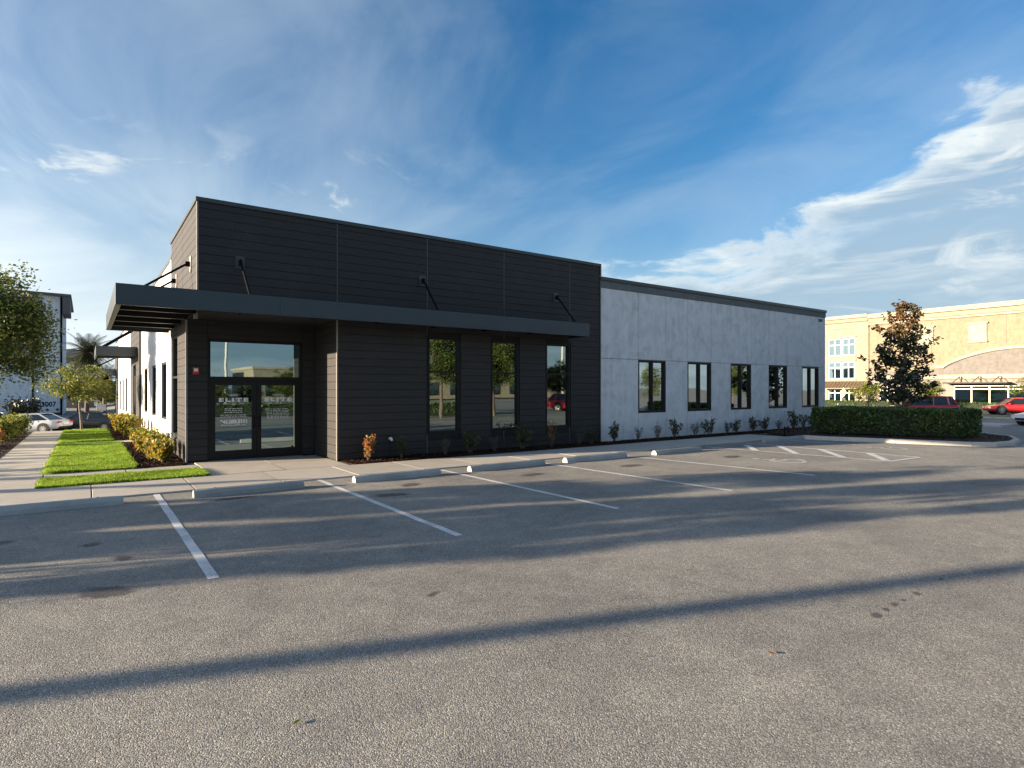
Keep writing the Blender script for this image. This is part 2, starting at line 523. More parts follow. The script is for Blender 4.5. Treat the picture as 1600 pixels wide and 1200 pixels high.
M = dict(
    asphalt=mat_asphalt(),
    walk=mat_concrete('walk_concrete', (0.42, 0.39, 0.34)),
    stop=mat_concrete('wheel_stop_concrete', (0.32, 0.325, 0.31), 0.32),
    kerb=mat_concrete('kerb_concrete', (0.44, 0.42, 0.38)),
    mark=mat_mark(),
    siding=mat_siding(),
    backing=plain('joint_backing', (0.012, 0.012, 0.012), 0.9),
    trim=plain('aluminium_trim', (0.30, 0.28, 0.26), 0.5, 0.3),
    trim2=plain('joint_metal', (0.085, 0.083, 0.082), 0.55),
    ghost=plain('charcoal_number', (0.016, 0.0165, 0.019), 0.6),
    dmetal=plain('dark_slate_metal', (0.018, 0.033, 0.045), 0.42, 0.0, 0.1, 1.5, spec=0.6),
    cap=plain('coping_metal', (0.035, 0.045, 0.047), 0.42, 0.0, 0.12),
    black=plain('black_metal', (0.010, 0.010, 0.011), 0.5, spec=0.25),
    rod=plain('rod_metal', (0.006, 0.006, 0.0065), 0.75, spec=0.08),
    brk=plain('bracket_metal', (0.042, 0.046, 0.050), 0.5),
    deck=plain('canopy_deck', (0.20, 0.19, 0.18), 0.28, 0.7),
    stucco=mat_stucco('pale_stucco', (0.625, 0.648, 0.665)),
    stuccoback=plain('stucco_joint', (0.20, 0.21, 0.22), 0.9),
    band=mat_stucco('grey_band_stucco', (0.145, 0.16, 0.165), 0.3),
    soffit=plain('soffit', (0.02, 0.019, 0.018), 0.7),
    inside=plain('interior_wall', (0.22, 0.21, 0.20), 0.8),
    insidefl=plain('interior_floor', (0.12, 0.11, 0.10), 0.6),
    roof=plain('roof_membrane', (0.35, 0.35, 0.34), 0.8),
    glass=mat_glass('door_glass', 0.30, (0.16, 0.20, 0.20), (0.72, 0.95, 1.0)),
    glass2=mat_glass('window_glass', 0.31, (0.10, 0.13, 0.13)),
    glass3=mat_glass('pale_window_glass', 0.52, (0.20, 0.26, 0.25), (0.86, 0.96, 0.95), 0.3),
    farglass=mat_glass('shop_glass', 0.16, (0.30, 0.42, 0.42), (0.75, 0.95, 0.95)),
    vinyl=plain('white_vinyl', (0.80, 0.80, 0.82), 0.6, 0, 0.03),
    red=plain('red_alarm', (0.45, 0.02, 0.025), 0.4),
    white=plain('white_plastic', (0.75, 0.75, 0.74), 0.45),
    bark=plain('bark', (0.11, 0.085, 0.065), 0.9, 0, 0.35, 14, 0.6, 30),
    greybark=plain('grey_bark', (0.17, 0.15, 0.13), 0.9, 0, 0.35, 14, 0.6, 30),
    soil=plain('mulch_soil', (0.030, 0.020, 0.015), 0.95, 0, 0.4, 20, 0.8, 60),
    tyre=plain('tyre_rubber', (0.018, 0.018, 0.018), 0.85),
    rim=plain('wheel_rim', (0.45, 0.45, 0.46), 0.3, 0.8),
    carglass=plain('car_glass', (0.012, 0.016, 0.018), 0.05, 0, 0.05, spec=0.9),
    lamp=plain('headlamp_glass', (0.75, 0.76, 0.78), 0.1, 0.2),
    tail=plain('tail_lamp', (0.30, 0.01, 0.012), 0.15),
    plate=plain('number_plate', (0.65, 0.65, 0.62), 0.5),
    carwhite=mat_paint('white_car_paint', (0.72, 0.74, 0.76)),
    carsilver=mat_paint('silver_car_paint', (0.48, 0.52, 0.56)),
    carblack=mat_paint('black_car_paint', (0.012, 0.012, 0.014)),
    carred=mat_paint('red_car_paint', (0.50, 0.018, 0.022)),
    wallwhite=mat_stucco('white_render', (0.66, 0.72, 0.77), 0.3),
    tan=mat_stucco('tan_stucco', (0.215, 0.182, 0.130), 0.2),
    tan2=mat_stucco('pale_yellow_stucco', (0.252, 0.222, 0.167), 0.2),
    cream=mat_stucco('cream_trim', (0.32, 0.29, 0.225), 0.2),
    greige=mat_stucco('greige_stucco', (0.148, 0.141, 0.133), 0.2),
    greystone=mat_stucco('grey_shop_stone', (0.21, 0.19, 0.17), 0.2),
    awn=plain('brown_awning_metal', (0.13, 0.09, 0.065), 0.5, 0.3),
    shopframe=plain('white_shop_frame', (0.70, 0.68, 0.64), 0.5),
    farroof=plain('far_roof', (0.10, 0.10, 0.105), 0.7),
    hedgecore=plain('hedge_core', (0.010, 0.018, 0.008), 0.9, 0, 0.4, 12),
    timber=plain('stake_timber', (0.45, 0.30, 0.17), 0.8, 0, 0.2, 9),
    pole=plain('pale_pole', (0.55, 0.52, 0.46), 0.6),
)
LEAF = dict(
    oak=mat_leaf('oak_leaf', [(0.025, 0.045, 0.012), (0.05, 0.085, 0.018), (0.09, 0.12, 0.025), (0.13, 0.13, 0.035)]),
    young=mat_leaf('young_leaf', [(0.06, 0.10, 0.02), (0.11, 0.16, 0.03), (0.20, 0.22, 0.04), (0.26, 0.22, 0.05)], 0.4),
    magnolia=mat_leaf('magnolia_leaf', [(0.014, 0.024, 0.011), (0.022, 0.036, 0.014), (0.034, 0.046, 0.018), (0.060, 0.048, 0.022)], 0.12, 0.35, 0.5),
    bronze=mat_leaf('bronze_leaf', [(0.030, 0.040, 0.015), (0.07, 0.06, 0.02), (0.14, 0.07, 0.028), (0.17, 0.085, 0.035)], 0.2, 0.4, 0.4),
    hedge=mat_leaf('hedge_leaf', [(0.040, 0.075, 0.024), (0.070, 0.125, 0.038), (0.12, 0.18, 0.055)], 0.25, 0.4, 0.4),
    shrub=mat_leaf('shrub_leaf', [(0.030, 0.045, 0.015), (0.060, 0.075, 0.022), (0.11, 0.09, 0.035)], 0.3),
    redshrub=mat_leaf('red_shrub_leaf', [(0.26, 0.14, 0.05), (0.34, 0.08, 0.04), (0.30, 0.22, 0.06), (0.10, 0.12, 0.03)], 0.35),
    twig=mat_leaf('dull_leaf', [(0.085, 0.070, 0.055), (0.11, 0.085, 0.06), (0.06, 0.065, 0.035)], 0.25),
    croton=mat_leaf('croton_leaf', [(0.04, 0.075, 0.015), (0.07, 0.11, 0.018), (0.13, 0.15, 0.02), (0.30, 0.25, 0.03), (0.40, 0.30, 0.03), (0.36, 0.13, 0.03)], 0.35),
    grass=mat_grass(),
    palm=mat_leaf('palm_leaf', [(0.018, 0.032, 0.012), (0.035, 0.05, 0.018), (0.06, 0.065, 0.025)], 0.2),
    mulch=mat_leaf('mulch_chip', [(0.018, 0.010, 0.008), (0.045, 0.022, 0.015), (0.085, 0.045, 0.03)], 0.0, 0.9, 0.1),
    litter=mat_leaf('fallen_leaf', [(0.16, 0.24, 0.03), (0.22, 0.25, 0.04)], 0.3),
    litter2=mat_leaf('dry_leaf', [(0.35, 0.13, 0.08), (0.28, 0.12, 0.08)], 0.3),
    grit=mat_leaf('pale_grit', [(0.35, 0.33, 0.30), (0.62, 0.60, 0.56)], 0.0, 0.8, 0.2),
)

# ------------------------------------------------------------------ ground
def ground():
    xs = [-1500, -700, -300, -140] + list(np.arange(-80, 121, 2.0)) + [160, 300, 700, 1500]
    ys = sorted([-1500, -700, -300, -140] + list(np.arange(-80, 121, 2.0)) + [33.2, 33.45, 33.7, 57.9, 160, 300, 700, 1500])
    vs = [(x, y, gz(x, y)) for y in ys for x in xs]
    nx = len(xs)
    fs = [(j * nx + i, j * nx + i + 1, (j + 1) * nx + i + 1, (j + 1) * nx + i) for j in range(len(ys) - 1) for i in range(nx - 1)]
    me = np_mesh('parking_lot', vs, fs, M['asphalt'])
    me.polygons.foreach_set('use_smooth', [True] * len(fs))
    return link('parking_lot', me, None, 'grey weathered asphalt of the parking lot', None, None, 'structure')

LOT = ground()


def sheet(poly, z, name, mat, parent, **kw):
    return MB().add([(p[0], p[1], z) for p in poly], [tuple(range(len(poly)))]).build(name, mat, parent, recalc=False, **kw)


def line(x0, y0, x1, y1, w, name='parking_line', z=0.004):
    d = Vector((x1 - x0, y1 - y0)); n = Vector((-d.y, d.x)).normalized() * w / 2
    k = max(2, int(d.length / 0.5))
    L = []; Rr = []
    for i in range(k + 1):
        p = Vector((x0, y0)) + d * i / k
        j = R.uniform(-0.006, 0.006)
        L.append((p.x + n.x + j, p.y + n.y, z)); Rr.append((p.x - n.x + j, p.y - n.y, z))
    vs = L + Rr
    fs = [(i, i + k + 1, i + k + 2, i + 1) for i in range(k)]
    o = link(name, np_mesh(name, vs, fs, M['mark']), LOT)
    return o

for a in [(1.03, 12.44, 1.045, 6.57), (3.93, 12.40, 3.92, 6.64), (6.74, 12.25, 6.84, 6.67), (9.47, 12.2, 9.76, 6.61), (12.35, 12.1, 12.95, 6.73)]:
    line(*a, 0.105)
line(16.42, 12.1, 17.05, 6.85, 0.10)
line(18.62, 12.1, 18.72, 6.80, 0.10, z=0.0045)
line(17.10, 6.86, 18.66, 6.78, 0.10, z=0.0085)
for a in [(17.95, 11.62, 16.62, 10.42), (18.60, 10.86, 16.80, 9.25), (18.62, 9.50, 16.93, 8.00), (18.64, 8.08, 17.12, 6.98)]:
    line(*a, 0.20, 'hatch_stripe', 0.0085)
line(20.95, 11.9, 21.2, 9.6, 0.09)
# a few lines of the aisle on the far side
for k in range(5):
    line(34.0 + k * 2.9, 2.0, 34.3 + k * 2.9, -3.5, 0.1, z=0.006)


M['faded'] = plain('faded_paint', (0.44, 0.43, 0.41), 0.8, 0, 0.35, 30)
def access_symbol(cx, cy, rz, s=1.0):
    m = MB()
    def seg(a, b, w, z=0.0):
        a = Vector(a); b = Vector(b); d = (b - a).normalized(); n = Vector((-d.y, d.x)) * w / 2
        m.add([(*(a + n), z), (*(a - n), z), (*(b - n), z), (*(b + n), z)], [(0, 1, 2, 3)])
    n = 14
    for i in range(n):                                    # wheel
        a0 = math.radians(100 + 240 * i / n); a1 = math.radians(100 + 240 * (i + 1) / n)
        p = [(math.cos(a) * r - 0.05, math.sin(a) * r - 0.22, 0) for a in (a0, a1) for r in (0.30, 0.38)]
        m.add(p, [(0, 1, 3, 2)])
    seg((-0.10, 0.30), (-0.06, -0.12), 0.09)
    seg((-0.06, -0.12), (0.26, -0.12), 0.085, 0.0008)
    seg((0.26, -0.12), (0.38, -0.46), 0.085, 0.0016)
    seg((-0.08, 0.10), (0.18, 0.10), 0.07, 0.0008)
    m.add([(math.cos(k * .7854) * 0.09 - 0.1, math.sin(k * .7854) * 0.09 + 0.43, 0) for k in range(8)], [tuple(range(8))])
    o = m.build('access_symbol', M['faded'], LOT, recalc=False)
    o.location = (cx, cy, 0.004); o.rotation_euler = (0, 0, rz); o.scale = (s, s, 1)
access_symbol(14.95, 8.75, math.pi / 2 - 1.3, 1.2)
access_symbol(20.75, 8.5, math.pi / 2 - 1.3, 1.0)

def mat_stain():
    """oil soaked into asphalt: ragged edge that thins out into the clean surface"""
    m, t, b = new_mat('oil_stain')
    out = m.node_tree.nodes['Material Output']
    oc = t.n('ShaderNodeTexCoord').outputs['Object']
    g = gcoords(t)
    r = t.n('ShaderNodeVectorMath', operation='LENGTH', ins={0: oc}).outputs['Value']
    n1 = t.noise(g, 9, 6, 0.7); n2 = t.noise(g, 110, 3, 0.7)
    rr = t.m('ADD', r, t.m('ADD', t.m('MULTIPLY', t.m('SUBTRACT', n1, 0.5), 1.3), t.m('MULTIPLY', t.m('SUBTRACT', n2, 0.5), 0.5)))
    al = t.m('MULTIPLY', t.smooth(rr, 0.85, 0.40), 0.62)
    t.put(b.inputs['Base Color'], t.ramp(n2, [(0.3, (0.055, 0.052, 0.05)), (0.7, (0.13, 0.122, 0.112))]))
    b.inputs['Roughness'].default_value = 0.7
    tr = t.n('ShaderNodeBsdfTransparent')
    mx = t.n('ShaderNodeMixShader')
    t.put(mx.inputs[0], al)
    t.nt.links.new(tr.outputs[0], mx.inputs[1]); t.nt.links.new(b.outputs[0], mx.inputs[2])
    t.nt.links.new(mx.outputs[0], out.inputs[0])
    return m
M['stain'] = mat_stain()
STAIN_ME = np_mesh('oil_stain', [(-1, -1, 0), (1, -1, 0), (1, 1, 0), (-1, 1, 0)], [(0, 1, 2, 3)], M['stain'])
for k, (x, y, rx, ry, rz) in enumerate([(0.14, 6.72, 0.24, 0.34, 0.9), (0.33, 7.95, 0.14, 0.2, 0.2), (0.05, 8.85, 0.17, 0.14, 0.3), (2.1, 11.15, 0.6, 0.16, 0.1), (4.4, 9.9, 0.5, 0.25, -0.3), (5.2, 10.7, 0.35, 0.25, 0.5),
                                        (8.0, 10.4, 0.5, 0.25, 0.2), (10.9, 10.2, 0.55, 0.3, 0.0), (5.38, 2.28, 0.1, 0.060, 0.3), (5.58, 2.29, 0.06, 0.036, 0.9), (5.77, 2.3, 0.08, 0.048, 0.4), (5.96, 2.3, 0.05, 0.030, 0.1), (6.25, 2.3, 0.07, 0.042, 0.6), (6.93, 2.33, 0.06, 0.036, 0.2),
                                        (2.6, 4.9, 0.12, 0.05, 0.4), (14.6, 9.9, 0.5, 0.3, 0.2), (-0.9, 9.6, 0.25, 0.2, 0.0)]):
    o = link('oil_stain', STAIN_ME, LOT)
    o.location = (x, y, 0.0025 + 0.00005 * k); o.scale = (rx, ry, 1); o.rotation_euler = (0, 0, rz)

# concrete walks, slab by slab
def slabs(owner, xs, ys, top, mat=None, skip=(), gap=0.007):
    mat = mat or M['walk']
    for i in range(len(xs) - 1):
        for j in range(len(ys) - 1):
            if (i, j) in skip:
                continue
            m = MB()
            jz = R.uniform(-0.003, 0.003)
            m.bbox(xs[i] + gap, ys[j] + gap, -0.08, xs[i + 1] - gap, ys[j + 1] - gap, top + jz, 0.008)
            o = m.build('slab', mat, owner)

def base_sheet(x0, y0, x1, y1, z, name, mat, label):
    return MB().box(x0, y0, -0.1, x1, y1, z).build(name, mat, None, label=label, kind='structure')

FW = base_sheet(-9.3, 12.42, 23.0, 14.15, 0.004, 'sidewalk', M['soil'], 'concrete sidewalk along the front of the dark and grey office building')
slabs(FW, [-9.35 + 1.572 * k for k in range(21)], [12.4, 14.18], 0.026)
EN = base_sheet(2.25, 14.21, 5.25, 16.9, 0.004, 'entry_walk', M['soil'], 'concrete entry apron in front of the glass double door')
slabs(EN, [2.22, 3.75, 5.28], [14.19, 15.6, 16.93], 0.026)
LW = base_sheet(-1.83, 14.21, -0.77, 33.0, 0.004, 'garden_walk', M['soil'], 'narrow concrete walk beside the lawn, striped with shadows')
slabs(LW, [-1.86, -0.75], [14.19 + 1.49 * k for k in range(13)] + [33.1], 0.026)
CW = base_sheet(-0.72, 15.62, 2.18, 16.43, 0.004, 'cross_walk', M['soil'], 'thin concrete path between the grass strip and the lawn')
slabs(CW, [-0.74, 0.74, 2.20], [15.6, 16.45], 0.026)
CW2 = base_sheet(-0.72, 24.82, 2.0, 25.6, 0.004, 'side_path', M['soil'], 'thin concrete path between the two lawns')
slabs(CW2, [-0.74, 0.64, 2.02], [24.8, 25.62], 0.026)

# ------------------------------------------------------------------ plants as ground cover
def lawn(name, x0, y0, x1, y1, dens, label, h=0.075):
    base = MB().box(x0, y0, -0.05, x1, y1, 0.035).build(name, M['soil'], None, label=label, kind='stuff')
    n = int((x1 - x0) * (y1 - y0) * dens)
    p = np.stack([NPR.uniform(x0 - 0.02, x1 + 0.02, n), NPR.uniform(y0 - 0.02, y1 + 0.02, n)], 1)
    # ragged edge: tufts that lean out over the concrete
    ne = int(((x1 - x0) + (y1 - y0)) * 2 * 260)
    e = NPR.uniform(0, 1, ne); side = NPR.integers(0, 4, ne); out = np.abs(NPR.normal(0, 0.035, ne)) * (0.4 + np.abs(np.sin(e * 37)))
    ex = np.where(side == 0, x0 - out, np.where(side == 1, x1 + out, x0 + (x1 - x0) * e))
    ey = np.where(side == 2, y0 - out, np.where(side == 3, y1 + out, y0 + (y1 - y0) * e))
    p = np.concatenate([p, np.stack([ex, ey], 1)]); n = len(p)
    a = NPR.uniform(0, 2 * np.pi, n)
    patch = 0.75 + 0.25 * np.sin(p[:, 0] * 3.1 + np.sin(p[:, 1] * 2.3)) * np.cos(p[:, 1] * 1.7)
    hh = h * NPR.uniform(0.55, 1.25, n) * patch
    w = NPR.uniform(0.005, 0.011, n)
    lean = NPR.uniform(0.1, 0.75, n) * hh
    b = NPR.uniform(0, 2 * np.pi, n)
    ca, sa = np.cos(a), np.sin(a)
    z0 = np.full(n, 0.02)
    A = np.stack([p[:, 0] - ca * w, p[:, 1] - sa * w, z0], 1)
    B = np.stack([p[:, 0] + ca * w, p[:, 1] + sa * w, z0], 1)
    Cc = np.stack([p[:, 0] + np.cos(b) * lean + ca * w * .15, p[:, 1] + np.sin(b) * lean + sa * w * .15, 0.035 + hh], 1)
    vs = np.stack([A, B, Cc], 1).reshape(-1, 3)
    fs = np.arange(3 * n).reshape(-1, 3)
    link('grass_blades', np_mesh('grass_blades', vs, fs, LEAF['grass']), base, kind='stuff')
    return base

lawn('grass_strip', -0.70, 14.24, 2.10, 15.54, 6500, 'short bright green grass strip between the front sidewalk and the thin path', 0.06)
lawn('lawn', -0.72, 16.50, 0.93, 24.74, 5200, 'sunlit bright green lawn between the garden walk and the croton bed', 0.075)
lawn('lawn', -0.72, 25.66, 0.72, 32.9, 3600, 'second bright green lawn, beyond the thin path, with a small tree', 0.075)


def mulch(name, poly, n, label, z=0.02, mat='mulch', mound=0.03):
    xs = [p[0] for p in poly]; ys = [p[1] for p in poly]
    base = MB().prism(poly, 'z', -0.06, z).build(name, M['soil'], None, label=label, kind='stuff')
    P = np.array(poly)
    def inside(pt):
        r = np.zeros(len(pt), bool); j = len(P) - 1
        for i in range(len(P)):
            c = ((P[i, 1] > pt[:, 1]) != (P[j, 1] > pt[:, 1])) & (pt[:, 0] < (P[j, 0] - P[i, 0]) * (pt[:, 1] - P[i, 1]) / (P[j, 1] - P[i, 1] + 1e-9) + P[i, 0])
            r ^= c; j = i
        return r
    pt = np.stack([NPR.uniform(min(xs), max(xs), n * 2), NPR.uniform(min(ys), max(ys), n * 2)], 1)
    pt = pt[inside(pt)][:n]
    n = len(pt)
    L = NPR.uniform(0.012, 0.045, n); W = NPR.uniform(0.006, 0.014, n)
    a = NPR.uniform(0, 2 * np.pi, n); ti = NPR.uniform(-0.5, 0.5, n)
    zz = z + NPR.uniform(0.0, mound, n)
    u = np.stack([np.cos(a) * np.cos(ti), np.sin(a) * np.cos(ti), np.sin(ti)], 1)
    w = np.stack([-np.sin(a), np.cos(a), NPR.uniform(-.5, .5, n)], 1)
    c = np.stack([pt[:, 0], pt[:, 1], zz], 1)
    vs = np.stack([c - u * L[:, None] - w * W[:, None], c + u * L[:, None] - w * W[:, None], c + u * L[:, None] + w * W[:, None], c - u * L[:, None] + w * W[:, None]], 1).reshape(-1, 3)
    link('mulch_chips', np_mesh('mulch_chips', vs, np.arange(4 * n).reshape(-1, 4), LEAF[mat]), base, kind='stuff')
    return base

mulch('mulch_bed', [(5.34, 15.07), (5.40, 14.24), (14.55, 14.24), (14.55, 15.07)], 14000, 'dark brown mulch bed along the foot of the charcoal siding')
mulch('mulch_bed', [(14.58, 15.09), (14.58, 14.24), (23.2, 14.24), (28.6, 14.5), (29.9, 15.09)], 15000, 'brown mulch bed along the foot of the pale grey stucco wall')
mulch('mulch_bed', [(0.97, 16.50), (2.02, 16.50), (2.02, 24.74), (0.97, 24.74)], 9000, 'dark mulch bed with yellow crotons beside the sunlit left wall')
mulch('mulch_bed', [(0.78, 25.66), (2.0, 25.66), (2.0, 33.6), (0.78, 33.6)], 5000, 'dark mulch bed with yellow crotons beyond the thin path')
mulch('mulch_bed', [(-5.5, 14.2), (-1.9, 14.2), (-1.9, 33.0), (-5.5, 33.0)], 14000, 'shaded mulch bed across the garden walk from the lawn')

# ------------------------------------------------------------------ wheel stops
def stop_mesh(L):
    prof = [(-0.105, 0.0), (-0.095, 0.07), (-0.055, 0.125), (0.0, 0.14), (0.055, 0.125), (0.095, 0.07), (0.105, 0.0)]
    m = MB()
    n = 9
    vs = []
    for i in range(n):
        x = -L / 2 + L * i / (n - 1)
        k = 0.93 if i in (0, n - 1) else 1.0
        for (y, z) in prof:
            vs.append((x, y * k + R.uniform(-.002, .002), z * k))
    q = len(prof)
    fs = [(i * q + j, i * q + j + 1, (i + 1) * q + j + 1, (i + 1) * q + j) for i in range(n - 1) for j in range(q - 1)]
    m.add(vs, fs, 0, False)
    m.add(vs[:q], [tuple(range(q))]); m.add(vs[-q:], [tuple(range(q))])
    return m.mesh('wheel_stop', M['stop'])

STOPS = [(-1.42, 0.50, 11.72, 'concrete wheel stop in front of the grass strip and garden walk'),
         (1.52, 3.40, 11.66, 'concrete wheel stop in front of the glass entrance doors'),
         (4.40, 6.36, 11.64, 'concrete wheel stop in front of the blank charcoal siding beside the entrance'),
         (7.13, 9.30, 11.64, 'concrete wheel stop in front of the first tall window'),
         (9.98, 12.14, 11.60, 'concrete wheel stop in front of the second and third tall windows'),
         (13.18, 15.24, 11.45, 'concrete wheel stop where the charcoal siding meets the pale stucco'),
         (19.34, 22.1, 11.85, 'concrete wheel stop in the shade between hatched zone and hedge')]
for x0, x1, y, lab in STOPS:
    o = thing('wheel_stop', lab, 'wheel stop', ((x0 + x1) / 2, y, 0.001), R.uniform(-0.012, 0.012), 'wheel stops along the sidewalk')
    link('bar', stop_mesh(x1 - x0), o)
    for s in (-0.32, 0.32):
        MB().tube([(s * (x1 - x0), 0, 0.1), (s * (x1 - x0), 0, 0.1445)], 0.016, 8).build('anchor_pin', M['brk'], o)

# ------------------------------------------------------------------ main building
X0, X1, XJ, XD = 2.05, 30.20, 5.27, 14.60      # left face, right end, entry jamb, end of dark siding
YF, YE, YB = 15.12, 16.97, 60.0                # front plane, entry wall, back
ZD, ZG = 6.15, 5.70                            # wall tops under the copings
BLD = thing('office_building', 'low office building with charcoal plank siding, pale stucco wing and dark canopy', 'building', (X0, YF, 0))
BLD.location = (0, 0, 0)


def wall_x(m, x0, x1, y0, y1, z0, z1, ops=()):
    """wall along x with openings (xa, xb, za, zb)"""
    cur = x0
    for xa, xb, za, zb in sorted(ops):
        if xa > cur: m.box(cur, y0, z0, xa, y1, z1)
        if za > z0: m.box(xa, y0, z0, xb, y1, za)
        if zb < z1: m.box(xa, y0, zb, xb, y1, z1)
        cur = xb
    if x1 > cur: m.box(cur, y0, z0, x1, y1, z1)


def wall_y(m, y0, y1, x0, x1, z0, z1, ops=()):
    cur = y0
    for ya, yb, za, zb in sorted(ops):
        if ya > cur: m.box(x0, cur, z0, x1, ya, z1)
        if za > z0: m.box(x0, ya, z0, x1, yb, za)
        if zb < z1: m.box(x0, ya, zb, x1, yb, z1)
        cur = yb
    if y1 > cur: m.box(x0, cur, z0, x1, y1, z1)

DW = [(7.91, 8.94, 0.63, 3.36), (10.06, 11.10, 0.63, 3.36), (12.20, 13.23, 0.63, 3.36)]          # tall windows
GW = [(16.58, 18.12, 1.00, 2.95), (19.42, 20.95, 1.00, 2.95), (22.28, 23.79, 1.00, 2.95), (25.15, 26.70, 1.00, 2.95), (28.00, 29.58, 1.00, 2.95)]
DOOR = (2.55, 4.93, 0.0, 3.18)
LWIN = [(21.60, 23.12, 0.90, 2.75), (25.05, 26.60, 0.90, 2.75), (28.65, 30.4, 0.90, 2.75),
        (43.2, 45.2, 0.45, 2.55), (46.6, 48.6, 0.4, 2.5), (51.0, 53.0, 0.35, 2.45)]
SIDEW = (18.74, 20.06, 0.55, 3.40)
ZS = 3.66                                       # soffit of the entry recess

m = MB()
wall_x(m, XJ + 0.02, XD, YF + 0.03, YF + 0.28, 0, ZD, DW)                                         # dark front
m.box(X0 + 0.03, YF + 0.03, ZS + 0.02, XJ + 0.02, YF + 0.28, ZD)                                   # dark front over the recess
wall_x(m, X0 + 0.03, XJ + 0.02, YE + 0.03, YE + 0.25, 0, ZS + 0.02, [DOOR])                        # entry wall
m.box(XJ + 0.03, YF + 0.28, 0, XJ + 0.28, YE + 0.25, ZD)                                           # jamb wall
m2 = MB(); m3 = MB(); wall_x(m2, XD, X1 - 0.03, YF + 0.05, YF + 0.30, 0, ZG, GW)                                          # stucco front
m.box(XD - 0.2, YF + 0.28, ZG - 0.6, XD + 0.05, 20.1, ZD)                                          # step of the parapet
wall_y(m, YE + 0.25, 20.36, X0 + 0.03, X0 + 0.28, 0, ZS + 0.02, [SIDEW])
m.box(X0 + 0.03, YF + 0.28, ZS + 0.02, X0 + 0.28, 20.10, ZD)
m.box(X0 + 0.03, 20.10, ZS + 0.02, X0 + 0.28, 20.36, ZG)
wall_y(m3, 20.36, YB, X0 + 0.04, X0 + 0.30, -1.8, ZG, LWIN)
m.box(X1 - 0.28, YF + 0.30, -0.3, X1 - 0.03, YB, ZG)
m.box(X0 + 0.3, YB - 0.3, -1.8, X1 - 0.28, YB, ZG)
m.build('wall', M['backing'], BLD)
m2.build('wall', M['stuccoback'], BLD); m3.build('wall', M['stuccoback'], BLD)
m = MB()
m.box(X0 + 0.29, YF + 0.29, 5.05, X1 - 0.29, YB - 0.31, 5.25)
m.build('roof', M['roof'], BLD)
m = MB()
m.box(X0 + 0.03, YF + 0.02, ZS, XJ + 0.02, YE + 0.02, ZS + 0.019)
m.build('soffit', M['soffit'], BLD)
m = MB()
m.box(X0 + 0.29, YE + 0.26, -0.01, XJ + 0.02, 24.0, 0.01); m.box(XJ + 0.29, YF + 0.31, -0.01, X1 - 0.29, 24.0, 0.01)
m.build('interior_floor', M['insidefl'], BLD)
m = MB()
m.box(X0 + 0.29, 24.02, 0.0, X1 - 0.29, 24.15, 4.9)
m.box(15.4, YF + 0.31, 0.02, 15.5, 24.0, 4.9); m.box(9.45, 18.9, 0.02, 9.55, 24.0, 4.9)
m.build('interior_wall', M['inside'], BLD)
m = MB()
m.box(X0 + 0.29, YE + 0.26, 3.9, XJ + 0.28, 24.0, 3.95); m.box(XJ + 0.29, YF + 0.31, 3.6, X1 - 0.29, 24.0, 3.65)
m.build('interior_ceiling', M['inside'], BLD)

# --- siding boards -------------------------------------------------------
BH = 0.207
BOARD_CACHE = {}
NB = [0]
EXTRA = MB()

def board(plane, a0, a1, z0, z1, pos):
    """plank on the front ('f', normal -y) or left-facing ('l', normal -x) plane"""
    key = (plane, round(a1 - a0, 3), round(z1 - z0, 3))
    t = 0.028
    if NB[0] >= 300:
        mm = EXTRA
        if plane == 'f': mm.box(a0 + .004, pos, z0 + .006, a1 - .004, pos + t, z1 - .003)
        else: mm.box(pos, a0 + .004, z0 + .006, pos + t, a1 - .004, z1 - .003)
        return
    if key not in BOARD_CACHE:
        mm = MB(); w = a1 - a0; h = z1 - z0
        # shiplap: the lower edge is chamfered back
        sec = [(t, 0.003), (0.008, 0.003), (0.0, 0.010), (0.0, h - 0.005), (0.003, h - 0.002), (t, h - 0.002)]
        if plane == 'f': mm.prism(sec, 'x', 0.004, w - 0.004)
        else: mm.prism(sec, 'y', 0.004, w - 0.004); 
        if plane == 'l':
            mm.v = [(p[1] if False else p[0], p[1], p[2]) for p in mm.v]
        BOARD_CACHE[key] = mm.mesh('siding_board', M['siding'])
    o = link('siding_board', BOARD_CACHE[key], BLD)
    o.location = (a0, pos, z0) if plane == 'f' else (pos, a0, z0)
    NB[0] += 1

def rows(z0, z1):
    k = math.floor(z0 / BH + 1e-6)
    z = k * BH
    out = []
    while z < z1 - 0.01:
        a, b = max(z, z0), min(z + BH, z1)
        if b - a > 0.03: out.append((a, b))
        z += BH
    return out

# front, panel by panel, planks cut round the windows
panels = [(X0 + 0.02, XJ), (XJ, 7.87), (7.87, 10.52), (10.52, 13.21), (13.21, XD)]
JW = 0.018
for i, (pa, pb) in enumerate(panels):
    for (za, zb) in rows(ZS if i == 0 else 0.05, ZD):
        segs = [(pa + (JW if i else 0), pb - JW)]
        for (wa, wb, wz0, wz1) in DW:
            if zb > wz0 - 0.02 and za < wz1 + 0.05 and i > 0:
                ns = []
                for (s0, s1) in segs:
                    if wb + 0.03 <= s0 or wa - 0.03 >= s1: ns.append((s0, s1)); continue
                    if wa - 0.03 - s0 > 0.06: ns.append((s0, wa - 0.03))
                    if s1 - wb - 0.03 > 0.06: ns.append((wb + 0.03, s1))
                segs = ns
        for (s0, s1) in segs:
            board('f', s0, s1, za, zb, YF)
